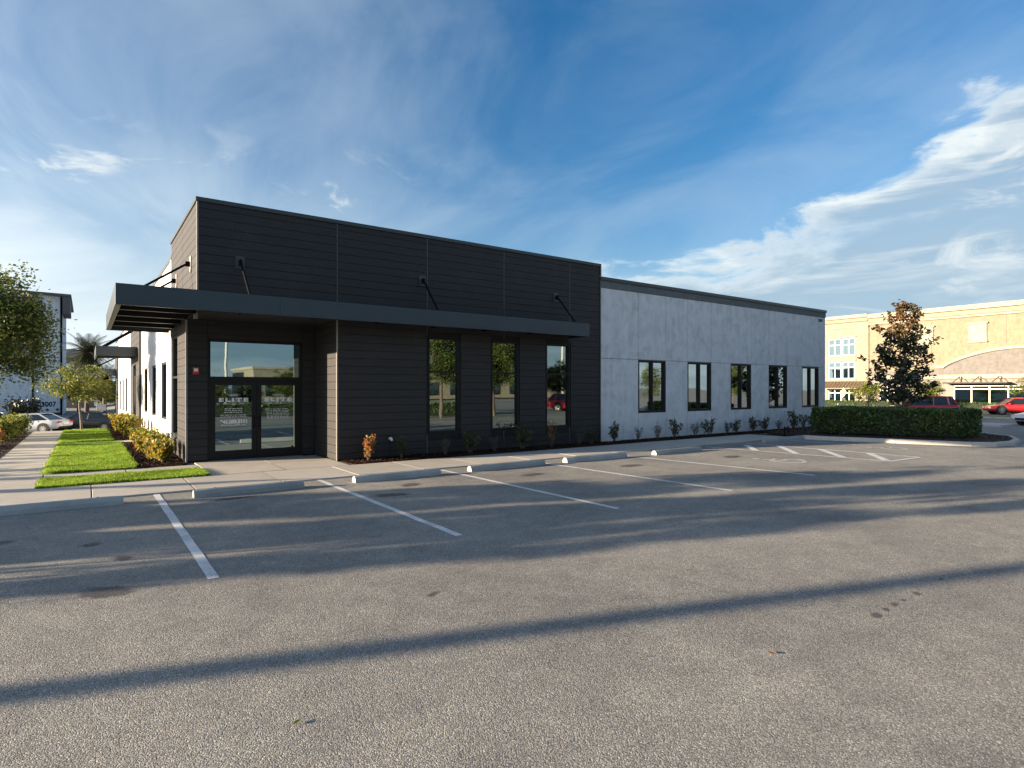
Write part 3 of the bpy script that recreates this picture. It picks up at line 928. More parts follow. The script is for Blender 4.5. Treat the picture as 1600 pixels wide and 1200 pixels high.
# left face of the dark block
for (ya, yb) in [(YF + 0.03, 17.6), (17.6, 20.10)]:
    for (za, zb) in rows(3.98, ZD):
        board('l', ya + 0.006, yb - 0.006, za, zb, X0)
for (za, zb) in rows(0.05, ZS):
    board('l', YE + 0.03, 18.70, za, zb, X0)
for (za, zb) in rows(0.05, ZS):
    board('l', YF + 0.03, YE, za, zb, XJ)
for (za, zb) in rows(0.05, ZS):
    board('f', X0 + 0.03, DOOR[0] - 0.01, za, zb, YE)
for (za, zb) in rows(0.05, ZS):
    board('f', DOOR[1] + 0.01, XJ - 0.002, za, zb, YE)
for (za, zb) in rows(DOOR[3] + 0.01, ZS):
    board('f', DOOR[0] - 0.01, DOOR[1] + 0.01, za, zb, YE)
for (za, zb) in rows(ZS, 3.98):
    board('l', YF + 0.03, 20.10, za, zb, X0)
for (za, zb) in rows(0.05, 0.5) + rows(SIDEW[3] + .03, ZS):
    board('l', 18.70, 20.10, za, zb, X0)
if EXTRA.v:
    EXTRA.build('siding', M['siding'], BLD, kind='stuff')
# corner and joint trims
def trim(x0, y0, z0, x1, y1, z1, name='joint_trim', mat='trim', parent=BLD):
    return MB().box(x0, y0, z0, x1, y1, z1).build(name, M[mat], parent)
for xj in (7.87, 10.52, 13.21):
    lo = [(0.05, ZD)]
    for (wa, wb, w0, w1) in DW:
        if wa - 0.06 < xj < wb + 0.06:
            lo = [(0.05, w0 - 0.04), (w1 + 0.06, ZD)]
    for a, b in lo:
        trim(xj - 0.012, YF - 0.004, a, xj + 0.012, YF + 0.03, b, 'joint_trim', 'trim2')
trim(XJ - 0.010, YF - 0.006, ZS + 0.01, XJ + 0.014, YF + 0.029, ZD, 'joint_trim', 'trim2')
trim(XJ - 0.012, YF - 0.007, 0.03, XJ + 0.022, YF + 0.029, ZS + 0.009)
trim(X0 - 0.012, YF - 0.012, ZS, X0 + 0.022, YF + 0.03, ZD, 'corner_trim')
trim(X0 - 0.010, YE - 0.010, 0.03, X0 + 0.03, YE + 0.03, ZS - 0.002, 'corner_trim')
trim(XD - 0.012, YF - 0.02, 0.03, XD + 0.03, YF + 0.029, ZG, 'corner_trim', 'cap')
trim(X0 - 0.01, 20.10, 0.03, X0 + 0.03, 20.34, ZG - 0.002, 'corner_trim', 'stucco')

# --- stucco panels --------------------------------------------------------
cols = [XD + 0.034, 16.58, 18.12, 19.42, 20.95, 22.28, 23.79, 25.15, 26.70, 28.00, 29.58, X1]
GJ = 0.007
for i in range(len(cols) - 1):
    a, b = cols[i] + GJ, cols[i + 1] - GJ
    win = i % 2 == 1
    a2, b2 = (a, b)
    MB().bbox(a2, YF + 0.03, 2.975, b2, YF + 0.05, 5.435, 0.004).build('stucco_panel', M['stucco'], BLD)
    if win:
        MB().bbox(a, YF + 0.03, -0.05, b, YF + 0.05, 0.985, 0.004).build('stucco_panel', M['stucco'], BLD)
    else:
        MB().bbox(a, YF + 0.03, -0.05, b, YF + 0.05, 2.957, 0.004).build('stucco_panel', M['stucco'], BLD)
MB().bbox(XD + 0.034, YF + 0.012, 5.44, X1 + 0.02, YF + 0.05, 5.69, 0.004).build('cornice_band', M['band'], BLD)
MB().bbox(XD + 0.034, YF - 0.03, 5.692, X1 + 0.05, YF + 0.34, 5.82, 0.008).build('coping', M['cap'], BLD)
MB().bbox(X0 - 0.035, YF - 0.035, ZD + 0.002, XD + 0.045, YF + 0.32, 6.25, 0.006).build('coping', M['cap'], BLD)
MB().bbox(X0 - 0.03, YF + 0.322, ZD + 0.002, X0 + 0.32, 20.14, 6.248, 0.006).build('coping', M['cap'], BLD)
MB().bbox(XD - 0.012, YF - 0.03, 5.825, XD + 0.05, YF + 0.4, 6.149, 0.004).build('coping', M['cap'], BLD)
MB().bbox(X0 - 0.01, 20.145, 5.702, X0 + 0.34, YB, 5.82, 0.006).build('coping', M['cap'], BLD)
MB().bbox(X1 - 0.029, YF + 0.06, -0.1, X1, YB, 5.69, 0.004).build('end_wall', M['stucco'], BLD)

# left face stucco panels with windows between
edges = [20.36]
for w in LWIN: edges += [w[0], w[1]]
edges.append(YB)
dark2 = [(32.1, 38.8), (55.5, 60.0)]
ys = [20.36, 21.60, 23.12, 25.05, 26.60, 28.65, 30.4, 32.1]
ys2 = [38.8, 43.2, 45.2, 46.6, 48.6, 51.0, 53.0, 55.5]
for seq in (ys, ys2):
    for i in range(len(seq) - 1):
        a, b = seq[i] + 0.008, seq[i + 1] - 0.008
        w = [q for q in LWIN if abs(q[0] - seq[i]) < 0.01]
        if w:
            MB().bbox(X0 + 0.015, a, w[0][3] + .01, X0 + 0.04, b, 5.69, 0.004).build('stucco_panel', M['stucco'], BLD)
            MB().bbox(X0 + 0.015, a, -1.8, X0 + 0.04, b, w[0][2] - .01, 0.004).build('stucco_panel', M['stucco'], BLD)
        else:
            MB().bbox(X0 + 0.015, a, -1.8, X0 + 0.04, b, 5.69, 0.004).build('stucco_panel', M['stucco'], BLD)

def window(x0, x1, z0, z1, y, glass, fr=0.055, vert=None, horiz=None, depth=0.10, name='window', facing='f', parent=None, frame='black'):
    """framed window set into a wall; children: panes"""
    parent = parent or BLD
    def B(mm, a0, b0, z0_, a1, b1, z1_):
        if facing == 'f': mm.box(a0, b0, z0_, a1, b1, z1_)
        else: mm.box(b0, a0, z0_, b1, a1, z1_)
    mm = MB()
    B(mm, x0, y, z0, x0 + fr, y + depth, z1); B(mm, x1 - fr, y, z0, x1, y + depth, z1)
    B(mm, x0 + fr, y, z0, x1 - fr, y + depth, z0 + fr); B(mm, x0 + fr, y, z1 - fr, x1 - fr, y + depth, z1)
    o = mm.build(name, M[frame], parent)
    vx = [x0 + fr] + ([vert - fr / 2, vert + fr / 2] if vert else []) + [x1 - fr]
    hz = [z0 + fr] + ([horiz - fr / 2, horiz + fr / 2] if horiz else []) + [z1 - fr]
    if vert:
        mm = MB(); B(mm, vert - fr / 2, y + 0.004, z0 + fr, vert + fr / 2, y + depth, z1 - fr); mm.build('mullion', M[frame], o)
    if horiz:
        for i in range(0, len(vx), 2):
            mm = MB(); B(mm, vx[i], y + 0.003, horiz - fr / 2, vx[i + 1], y + depth, horiz + fr / 2); mm.build('transom_bar', M[frame], o)
    for i in range(0, len(vx), 2):
        for j in range(0, len(hz), 2):
            mm = MB(); B(mm, vx[i], y + depth * 0.55, hz[j], vx[i + 1], y + depth * 0.55 + 0.006, hz[j + 1])
            mm.build('pane', glass, o)
    return o

for (a, b, c, d) in DW:
    window(a, b, c, d, YF + 0.015, M['glass2'], 0.05, None, 2.38, 0.16)
for (a, b, c, d) in GW:
    window(a, b, c, d, YF + 0.045, M['glass3'], 0.075, (a + b) / 2 + 0.02, None, 0.15)
for (a, b, c, d) in LWIN:
    window(a, b, c, d, X0 + 0.06, M['glass2'], 0.06, None, None, 0.12, facing='l')
window(SIDEW[0], SIDEW[1], SIDEW[2], SIDEW[3], X0 + 0.03, M['glass2'], 0.06, None, 2.22, 0.14, facing='l')
# blinds half lowered behind the stucco wing's windows
for (a, b, c, d) in GW:
    mm = MB()
    for k in range(26):
        z = d - 0.1 - k * 0.066
        mm.box(a + 0.1, YF + 0.36, z, a + (b - a) * 0.46, YF + 0.40, z + 0.045)
    mm.build('blind', M['white'], BLD)

# --- entrance -------------------------------------------------------------
da, db, dz0, dz1 = DOOR
yd = YE + 0.05
fr = MB()
fr.box(da, yd, 0.02, da + 0.065, yd + 0.12, dz1); fr.box(db - 0.065, yd, 0.02, db, yd + 0.12, dz1)
fr.box(da + 0.065, yd, dz1 - 0.065, db - 0.065, yd + 0.12, dz1)
fr.box(da + 0.065, yd, 2.10, db - 0.065, yd + 0.12, 2.21)
TR = fr.build('transom_window', M['black'], BLD)
MB().box(da + 0.065, yd + 0.05, 2.21, db - 0.065, yd + 0.056, dz1 - 0.065).build('pane', M['glass'], TR)

def text_mesh(body, size, width=None, name='lettering', mat='vinyl', space=1.0, bold=0.0):
    cu = bpy.data.curves.new('tmp_text', 'FONT')
    cu.body = body; cu.size = size; cu.align_x = 'CENTER'; cu.space_character = space
    cu.offset = bold; cu.resolution_u = 3
    ob = bpy.data.objects.new('tmp_text', cu)
    COL.objects.link(ob)
    bpy.context.view_layer.update()
    me = bpy.data.meshes.new_from_object(ob.evaluated_get(bpy.context.evaluated_depsgraph_get()))
    bpy.data.objects.remove(ob)
    co = np.zeros(len(me.vertices) * 3); me.vertices.foreach_get('co', co); co = co.reshape(-1, 3)
    if width and len(co):
        co[:, 0] -= (co[:, 0].max() + co[:, 0].min()) / 2
        co[:, 0] *= width / max(1e-6, co[:, 0].max() - co[:, 0].min())
        me.vertices.foreach_set('co', co.ravel())
    me.materials.clear(); me.materials.append(M[mat])
    me.name = name
    return me

def put_text(body, x, z, y, size, width, parent, mat='vinyl', bold=0.0, space=1.0, face='f'):
    o = link('lettering', text_mesh(body, size, width, mat=mat, bold=bold, space=space), parent)
    o.location = (x, y, z)
    o.rotation_euler = (math.pi / 2, 0, 0)
    return o

mid = (da + db) / 2
for side, (xa, xb) in enumerate([(da + 0.067, mid - 0.004), (mid + 0.004, db - 0.067)]):
    mm = MB()
    y0, y1 = yd + 0.02, yd + 0.075
    mm.box(xa, y0, 0.035, xa + 0.115, y1, 2.095); mm.box(xb - 0.115, y0, 0.035, xb, y1, 2.095)
    mm.box(xa + 0.115, y0, 0.035, xb - 0.115, y1, 0.27); mm.box(xa + 0.115, y0, 1.985, xb - 0.115, y1, 2.095)
    D = mm.build('door', M['black'], BLD)
    MB().box(xa + 0.115, y0 + 0.024, 0.27, xb - 0.115, y0 + 0.030, 1.985).build('pane', M['glass'], D)
    hx = xb - 0.06 if side == 0 else xa + 0.06
    h = MB().tube([(hx, y0 - 0.002, 0.86), (hx, y0 - 0.06, 0.86), (hx, y0 - 0.06, 1.14), (hx, y0 - 0.002, 1.14)], 0.012, 8)
    h.build('handle', M['rod'], D)
    cx = (xa + xb) / 2
    yt = y0 + 0.020
    put_text('ELITE', cx, 1.555, yt, 0.13, 0.72, D, bold=0.007, space=1.35)
    put_text('MEDICAL SPA', cx, 1.475, yt, 0.05, 0.50, D, space=1.4)
    # crest over the name: fine strokes fanning out like leaves
    mm = MB()
    for k in range(-3, 4):
        a = math.radians(k * 19)
        p0 = Vector((cx + 0.02 * k, yt, 1.70)); p1 = p0 + Vector((math.sin(a) * 0.14, 0, math.cos(a) * 0.11))
        n = Vector((math.cos(a), 0, -math.sin(a))) * 0.005
        mm.add([p0 - n, p0 + n, p1], [(0, 1, 2)])
        mm.add([p0 + Vector((0.018, 0, 0.02)) - n, p0 + Vector((0.018, 0, 0.02)) + n, p1 - Vector((0.012, 0, 0.03))], [(0, 1, 2)])
    mm.build('crest', M['vinyl'], D, recalc=False)
    # small print, too fine to read
    mm = MB()
    if side == 0:
        put_text('941.203.5111', cx, 0.985, yt, 0.12, 0.66, D, bold=0.010)
        put_text('EliteMedicalSPA.com', cx, 0.915, yt, 0.065, 0.60, D)
        lines_ = [(1.36, 0.44), (1.31, 0.42), (1.26, 0.48), (1.19, 0.64), (1.145, 0.64)]
    else:
        lines_ = [(1.33 - 0.042 * k, 0.60) for k in range(7)]
    for z, w in lines_:
        x = cx - w / 2
        while x < cx + w / 2 - 0.02:
            l = R.uniform(0.03, 0.11)
            l = min(l, cx + w / 2 - x)
            q = x
            while q < x + l - 0.006:
                hgt = R.choice([0.016, 0.016, 0.024])
                mm.add([(q, yt, z), (q + 0.009, yt, z), (q + 0.009, yt, z + hgt), (q, yt, z + hgt)], [(0, 1, 2, 3)])
                q += 0.012
            x += l + 0.02
    mm.build('small_print', M['vinyl'], D, recalc=False)
put_text('100', da + 0.25, 2.32, yd + 0.046, 0.12, 0.17, TR, bold=0.003)
MB().bbox(da, YE - 0.02, 0.02, db, yd + 0.0, 0.034, 0.004).build('threshold', M['trim'], BLD)
# alarm on the entry pier
AL = MB().bbox(2.20, YE - 0.045, 2.26, 2.34, YE - 0.001, 2.44, 0.008).build('fire_alarm', M['red'], BLD)
MB().bbox(2.225, YE - 0.06, 2.33, 2.315, YE - 0.046, 2.41, 0.005).build('strobe_lens', M['white'], AL)
# building numbers, dark on dark and at the far end
put_text('3005', 2.66, 5.50, YF - 0.004, 0.24, 0.58, BLD, mat='ghost')
put_text('3005', 29.72, 5.22, YF + 0.026, 0.20, 0.42, BLD, mat='rod', bold=0.008)
# little bracket light under the corner of the block
MB().bbox(2.0, 15.3, 3.50, 2.09, 15.36, 3.655, 0.01).build('soffit_light', M['trim'], BLD)

# --- canopies --------------------------------------------------------------
def canopy_main():
    ZB, ZT = 3.565, 3.99
    YC, XL, XR, YL = 14.10, 0.47, 13.16, 20.55
    mm = MB()                                   # deck sheet, ribbed
    mm.box(XL + 0.03, YC + 0.03, 3.80, X0 - 0.02, YL - 0.03, 3.815)
    mm.box(X0 - 0.02, YC + 0.03, 3.80, XR - 0.03, YF - 0.02, 3.815)
    k = XL + 0.12
    while k < X0 - 0.1:
        mm.box(k, YC + 0.06, 3.77, k + 0.05, YL - 0.06, 3.80); k += 0.15
    C = mm.build('canopy', M['deck'], BLD)
    def part(name, x0, y0, z0, x1, y1, z1, mat='dmetal'):
        return MB().bbox(x0, y0, z0, x1, y1, z1, 0.004).build(name, M[mat], C)
    for xa, xb in [(XL, 3.6), (3.603, 9.6), (9.603, XR)]:
        part('fascia', xa, YC, ZB, xb, YC + 0.04, ZT)
    for ya, yb in [(YC + 0.042, 17.2), (17.203, YL)]:
        part('fascia', XL, ya, ZB, XL + 0.04, yb, ZT)
    part('fascia', XL + 0.042, YL - 0.04, ZB, X0 - 0.02, YL, ZT)
    part('fascia', XR - 0.04, YC + 0.042, ZB, XR, YF - 0.03, ZT)
    part('lip', XL + 0.04, YC + 0.042, ZB + 0.002, XR - 0.045, YC + 0.10, ZB + 0.02)
    part('lip', XL + 0.042, YC + 0.104, ZB + 0.002, XL + 0.10, YL - 0.045, ZB + 0.02)
    for y in (15.25, 16.55, 17.9, 19.25):       # beams across the side arm
        part('beam', XL + 0.045, y, 3.60, X0 - 0.03, y + 0.14, 3.765, 'black')
    for x in [2.9 + 1.7 * k for k in range(6)]:
        part('beam', x, YC + 0.105, 3.62, x + 0.1, YF - 0.03, 3.765, 'black')
    part('ledger', X0 - 0.028, YF + 0.05, 3.62, X0 - 0.004, YL - 0.05, 3.98, 'black')
    part('ledger', X0 + 0.05, YF - 0.03, 3.70, XR - 0.05, YF - 0.006, 3.80, 'black')
    for x, z, bx in [(2.95, 4.86, 3.0), (7.71, 4.93, 7.78), (12.60, 4.90, 12.75)]:
        br = MB(); br.bbox(x - 0.10, YF - 0.022, z - 0.15, x + 0.10, YF - 0.006, z + 0.15, 0.004)
        B_ = br.build('bracket', M['brk'], C)
        MB().bbox(x - 0.03, YF - 0.12, z - 0.08, x + 0.03, YF - 0.023, z + 0.06, 0.006).build('clevis', M['rod'], B_)
        MB().tube([(x, YF - 0.09, z), (bx, YC + 0.14, ZT - 0.06)], 0.027, 8).build('tie_rod', M['rod'], C)
    for y in (16.1, 18.85):
        z = 4.88
        br = MB(); br.bbox(X0 - 0.022, y - 0.10, z - 0.19, X0 - 0.006, y + 0.10, z + 0.19, 0.004)
        B_ = br.build('bracket', M['trim'], C)
        MB().bbox(X0 - 0.12, y - 0.03, z - 0.06, X0 - 0.023, y + 0.03, z + 0.06, 0.006).build('clevis', M['rod'], B_)
        MB().tube([(X0 - 0.09, y, z), (XL + 0.16, y + 0.02, ZT - 0.06)], 0.027, 8).build('tie_rod', M['rod'], C)
canopy_main()

def rear_block(ya, yb, yc, zt, zb, xl, ztop):
    """the dark blocks further along the side wall, each with its own small canopy"""
    mm = MB()
    mm.box(X0 - 0.04, ya, -1.8, X0 + 0.035, yb, ztop)
    S = mm.build('siding_block', M['siding'], BLD)
    k = 0
    z = 0.3
    while z < ztop - 0.25:
        MB().box(X0 - 0.062, ya + 0.02, z + 0.006, X0 - 0.042, yb - 0.02, z + 0.30).build('siding_board', M['siding'], S)
        z += 0.31
    mm = MB(); mm.box(xl + 0.03, yc + 0.03, zb + 0.2, X0 - 0.07, yb - 0.3, zb + 0.22)
    C = mm.build('canopy', M['deck'], BLD)
    MB().bbox(xl, yc, zb, X0 - 0.065, yc + 0.05, zt, 0.005).build('fascia', M['dmetal'], C)
    MB().bbox(xl, yc + 0.052, zb, xl + 0.05, yb - 0.25, zt, 0.005).build('fascia', M['dmetal'], C)
    for q in range(3):
        y = yc + 0.8 + q * 1.3
        MB().box(xl + 0.06, y, zb + 0.03, X0 - 0.07, y + 0.14, zb + 0.19).build('beam', M['black'], C)
        MB().tube([(X0 - 0.07, y, zt + 1.0), (xl + 0.15, y, zt - 0.05)], 0.03, 6).build('tie_rod', M['rod'], C)
    window(ya + 2.2, ya + 4.0, -0.2, zb - 0.3, X0 - 0.08, M['glass2'], 0.07, None, None, 0.018, facing='l')
rear_block(32.1, 38.8, 33.2, 3.86, 3.42, 0.36, ZD)
rear_block(55.5, 60.0, 56.6, 3.42, 2.95, 0.10, 5.2)
# a boxy vent on the roof, just seen past the canopy
V = thing('roof_vent', 'small dark vent box on the flat roof above the second canopy', 'vent', (3.0, 40.0, 5.25))
MB().bbox(-0.4, -0.4, 0, 0.4, 0.4, 0.62, 0.03).build('housing', M['cap'], V)
MB().bbox(-0.5, -0.5, 0.622, 0.5, 0.5, 0.70, 0.02).build('lid', M['black'], V)

# hose tap by the siding
HB = thing('hose_bib', 'small white hose tap on a post in front of the charcoal siding', 'tap', (6.66, 14.95, 0.02))
MB().tube([(0, 0, 0), (0, 0, 0.52)], 0.014, 8).build('pipe', M['black'], HB)
MB().tube([(0, 0.02, 0.52), (0, -0.03, 0.54), (0, -0.10, 0.53), (0, -0.13, 0.48)], [0.035, 0.04, 0.035, 0.03], 10).build('spout', M['white'], HB)

# ------------------------------------------------------------------ trees and shrubs
def leaves(centres, size, rng, flat=0.6, elong=1.0):
    """leaf faces (rhombus) round given points -> verts, faces"""
    n = len(centres)
    a = rng.normal(size=(n, 3)); a[:, 2] *= flat
    a /= np.linalg.norm(a, axis=1, keepdims=True) + 1e-9
    b = rng.normal(size=(n, 3))
    b -= a * np.sum(a * b, 1, keepdims=True); b /= np.linalg.norm(b, axis=1, keepdims=True) + 1e-9
    s = size * rng.uniform(0.6, 1.3, n)[:, None]
    L = a * s * 0.5 * elong; W = b * s * 0.5 * 0.55
    vs = np.stack([centres - L, centres + W + L * 0.1, centres + L, centres - W + L * 0.1], 1).reshape(-1, 3)
    return vs, np.arange(4 * n).reshape(-1, 4)


def limb(m, p0, p1, r0, r1, rr, n=6, seg=4, wob=0.08, sag=0.0):
    p0 = Vector(p0); p1 = Vector(p1); L = (p1 - p0).length
    pts = []
    for i in range(seg + 1):
        t = i / seg
        q = p0.lerp(p1, t)
        if 0 < i < seg:
            q += Vector((rr.uniform(-1, 1), rr.uniform(-1, 1), rr.uniform(-1, 1))) * L * wob
        q.z += sag * math.sin(t * math.pi)
        pts.append(q)
    m.tube(pts, [r0 + (r1 - r0) * i / seg for i in range(seg + 1)], n, cap=False)
    return pts


def tree_meshes(seed, h, cz0, rx, n_cl, per, leaf, lsize, rcl, trunk_r, bark='bark', top=1.0, multi=False):
    """broadleaf tree: trunk, limbs and twigs, leaf clumps with gaps"""
    rr = random.Random(seed); rng = np.random.default_rng(seed)
    m = MB()
    forkz = cz0 + (h - cz0) * 0.12
    tp = limb(m, (0, 0, -0.1), (rr.uniform(-.12, .12), rr.uniform(-.12, .12), forkz), trunk_r * 1.25, trunk_r * 0.85, rr, 9, 5, 0.02)
    apex = Vector((rr.uniform(-.2, .2), rr.uniform(-.2, .2), h * 0.9))
    main = limb(m, tp[-1], apex, trunk_r * 0.8, trunk_r * 0.2, rr, 7, 5, 0.04)
    nodes = list(main)
    nl = 7 + n_cl // 22
    for k in range(nl):
        a = 2 * math.pi * k / nl + rr.uniform(-.3, .3)
        t = rr.uniform(0.05, 0.75)
        base = main[min(int(t * 5), 4)]
        r = rx * rr.uniform(0.55, 0.92) * (1 - 0.35 * t)
        end = Vector((math.cos(a) * r, math.sin(a) * r, min(h * 0.95, base.z + rr.uniform(0.15, 0.55) * r + 0.1)))
        pl = limb(m, base, end, trunk_r * 0.42, trunk_r * 0.12, rr, 6, 4, 0.07)
        nodes += pl[1:]
    cz = (cz0 + h) / 2; rz = (h - cz0) / 2
    cents = []
    tries = 0
    while len(cents) < n_cl and tries < n_cl * 40:
        tries += 1
        p = Vector((rr.gauss(0, 1), rr.gauss(0, 1), rr.gauss(0, 1))).normalized() * (rr.random() ** 0.45)
        q = Vector((p.x * rx, p.y * rx, cz + p.z * rz))
        # uneven outline
        bump_ = 0.78 + 0.30 * math.sin(3.1 * math.atan2(p.y, p.x) + seed) * math.cos(2.3 * p.z + seed * .7)
        if Vector((p.x, p.y, p.z)).length > bump_ + 0.12: continue
        nd = min(nodes, key=lambda w: (w - q).length)
        if (nd - q).length > rx * 0.75: continue
        cents.append(q)
        limb(m, nd, q, trunk_r * 0.10 + 0.004, 0.004, rr, 4, 2, 0.08)
    C = np.array([c[:] for c in cents])
    allp = []
    for c in C:
        k = int(per * rng.uniform(0.6, 1.4))
        g = rng.normal(size=(k, 3)) * np.array([1, 1, 0.62]) * rcl * rng.uniform(0.7, 1.25)
        allp.append(c + g)
    P = np.concatenate(allp)
    vs, fs = leaves(P, lsize, rng)
    return m.mesh('trunk', M[bark]), np_mesh('crown', vs, fs, LEAF[leaf])


def place_tree(name, meshes, loc, label, group=None, rz=0.0, s=1.0, stakes=False):
    o = thing(name, label, 'tree', (loc[0], loc[1], gz(loc[0], loc[1]) - 0.0), rz, group)
    o.scale = (s, s, s)
    link('trunk', meshes[0], o); link('crown', meshes[1], o)
    if stakes:
        for k in range(3):
            a = k * 2.094 + 0.5
            MB().tube([(math.cos(a) * 0.75, math.sin(a) * 0.75, 0), (math.cos(a) * 0.05, math.sin(a) * 0.05, 1.15)], 0.04, 6).build('stake', M['timber'], o)
    return o

T_OAK = tree_meshes(3, 6.3, 1.75, 2.1, 190, 120, 'oak', 0.13, 0.26, 0.11)
T_OAK2 = tree_meshes(8, 5.6, 1.5, 2.0, 150, 100, 'oak', 0.13, 0.25, 0.10)
T_OAK3 = tree_meshes(15, 6.0, 1.6, 1.7, 95, 70, 'oak', 0.14, 0.25, 0.10)
T_YOUNG = tree_meshes(21, 2.95, 1.15, 1.45, 75, 75, 'young', 0.10, 0.17, 0.045, 'greybark')
T_YOUNG2 = tree_meshes(27, 3.0, 1.1, 1.6, 60, 60, 'young', 0.14, 0.20, 0.05, 'greybark')

# tree at the left edge of the picture and the small one on the second lawn
place_tree('street_tree', T_OAK, (-2.75, 28.2), 'leafy green tree beside the garden walk, in front of the white apartment block', None, 0.6)
place_tree('young_tree', T_YOUNG, (-0.15, 32.7), 'small round yellow-green tree in front of the black sedan', None, 0.3)

# trees along the west side of the lot: out of the picture, their shadows stripe it
SLIM = [tree_meshes(33, 5.8, 0.8, 0.30, 80, 60, 'oak', 0.11, 0.10, 0.045), tree_meshes(36, 5.4, 0.9, 0.34, 42, 45, 'oak', 0.11, 0.11, 0.045), tree_meshes(39, 5.6, 1.3, 0.42, 70, 60, 'oak', 0.11, 0.11, 0.05)]
KQ = math.tan(SUN_AZ)
ROWS = [(2.75, -16.0, 0.55, 1), (13.75, -9.0, 0.42, 2),
        (7.28, -8.0, 0.80, 0), (7.55, -12.5, 0.95, 1), (8.2, -11.0, 0.85, 1), (8.72, -7.6, 0.80, 0), (9.02, -10.5, 0.92, 0), (9.36, -9.0, 0.85, 1), (9.30, -14.5, 1.05, 0),
        (10.02, -13.0, 0.90, 1), (10.48, -8.4, 0.82, 0), (10.78, -11.5, 0.95, 0), (11.02, -15.5, 1.05, 1), (11.50, -8.0, 0.75, 0), (11.80, -12.0, 0.85, 1), (8.9, -18.0, 1.15, 1), (10.6, -19.0, 1.15, 1),
        (8.42, -9.5, 0.85, 1), (7.85, -7.5, 0.72, 1), (7.05, -14.0, 0.95, 1), (10.22, -9.8, 0.8, 1), (11.25, -10.5, 0.85, 0)]
for k, (q, x, s, which) in enumerate(ROWS):
    place_tree('slim_tree', SLIM[which], (x, q - KQ * x), 'slim upright tree in the rows west of the lot', 'slim trees west of the lot', k * 1.37, s)
HEDGE_LATER = [(-9.6, 11.35), (-8.9, 11.35), (-8.9, 14.45), (-9.6, 14.45)]

# magnolia: tiers of stiff branches, big dark leaves
def magnolia():
    rr = random.Random(5); rng = np.random.default_rng(5)
    m = MB()
    H_ = 5.75
    main = limb(m, (0, 0, 0), (0.08, 0.03, H_), 0.085, 0.02, rr, 8, 9, 0.012)
    pts = []
    tiers = 15
    for k in range(tiers):
        t = k / (tiers - 1)
        z = 1.25 + (H_ - 1.45) * t
        reach = (1.95 * (1 - t) ** 0.70 + 0.30 if t > 0.12 else 1.35) * rr.uniform(0.7, 1.08)
        nb = 5 if t < 0.75 else 4
        for j in range(nb):
            a = j * 2 * math.pi / nb + k * 1.1 + rr.uniform(-.35, .35)
            L = reach * rr.uniform(0.45, 1.05)
            up = rr.uniform(0.05, 0.35) * L * (1 + t)
            p1 = Vector((math.cos(a) * L, math.sin(a) * L, z + up))
            pl = limb(m, main[min(9, int(z / H_ * 9))].lerp(Vector((0, 0, z)), .6), p1, 0.03 * (1 - t) + 0.012, 0.006, rr, 5, 3, 0.05)
            for q in range(int(2 + L * 4)):
                u = rr.uniform(0.28, 1.05)
                c = Vector((0, 0, z)).lerp(p1, u) + Vector((rr.uniform(-.14, .14), rr.uniform(-.14, .14), rr.uniform(-.05, .14)))
                pts.append(c)
    P = []
    for c in pts:
        n = rr.randint(10, 15)
        P.append(np.array(c[:]) + rng.normal(size=(n, 3)) * 0.085)
    P = np.concatenate(P)
    young = P[:, 2] + rng.normal(size=len(P)) * 0.35 > 4.35  # leaves above a ragged height get the bronze material
    vs, fs = leaves(P[~young], 0.19, rng, 0.7)
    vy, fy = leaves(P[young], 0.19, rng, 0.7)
    o = thing('magnolia_tree', 'dark magnolia tree with bronze top behind the clipped hedge', 'tree', (30.4, 11.7, gz(30.4, 11.7)))
    m.build('trunk', M['greybark'], o)
    link('crown', np_mesh('crown', vs, fs, LEAF['magnolia']), o)
    y = link('upper_leaves', np_mesh('upper_leaves', vy, fy, LEAF['bronze']), o)
    y['label'] = 'bronze leaves at the top of the crown'
magnolia()

# palm far behind the garden walk
def palm(x, y, h, s, label):
    rr = random.Random(9); rng = np.random.default_rng(9)
    o = thing('palm_tree', label, 'palm', (x, y, gz(x, y)))
    m = MB()
    limb(m, (0, 0, 0), (0.1, 0, h), 0.22, 0.16, rr, 10, 6, 0.005)
    V_ = []
    for k in range(46):
        a = k * 2.39996
        el = math.radians(75 - 125 * (k / 45))
        L = s * rr.uniform(0.85, 1.1)
        p = Vector((0.1, 0, h)); d = Vector((math.cos(a) * math.cos(el), math.sin(a) * math.cos(el), math.sin(el)))
        pts = [p.copy()]
        for i in range(9):
            p = p + d * L / 9
            d = (d + Vector((0, 0, -0.11))).normalized()
            pts.append(p.copy())
        m.tube(pts, [0.03 * (1 - i / 10) + 0.004 for i in range(10)], 4, cap=False)
        for i in range(1, 10):
            t = (pts[i] - pts[i - 1]).normalized()
            side = t.cross(Vector((0, 0, 1)))
            if side.length < 1e-3: side = Vector((1, 0, 0))
            side.normalize()
            for q in range(3):
                b = pts[i - 1].lerp(pts[i], q / 3)
                for sg in (-1, 1):
                    ll = 0.62 * s / 2.4 * math.sin(math.pi * min(0.97, (i + q / 3) / 10.5) ** 0.7) + 0.1
                    e = b + (side * sg * 0.85 + t * 0.55 + Vector((0, 0, -0.12))) * ll
                    w = t * 0.03
                    V_ += [b - w, b + w, e + w * .3, e - w * .3]
    m.build('trunk', M['bark'], o)
    vs = np.array([p[:] for p in V_])
    link('crown', np_mesh('crown', vs, np.arange(len(vs)).reshape(-1, 4), LEAF['palm']), o)
palm(0.05, 70.0, 6.75, 2.5, 'tall feathery palm between the white block and the office canopy')
palm(1.5, 74.0, 4.2, 2.2, 'lower palm half hidden behind the second canopy')

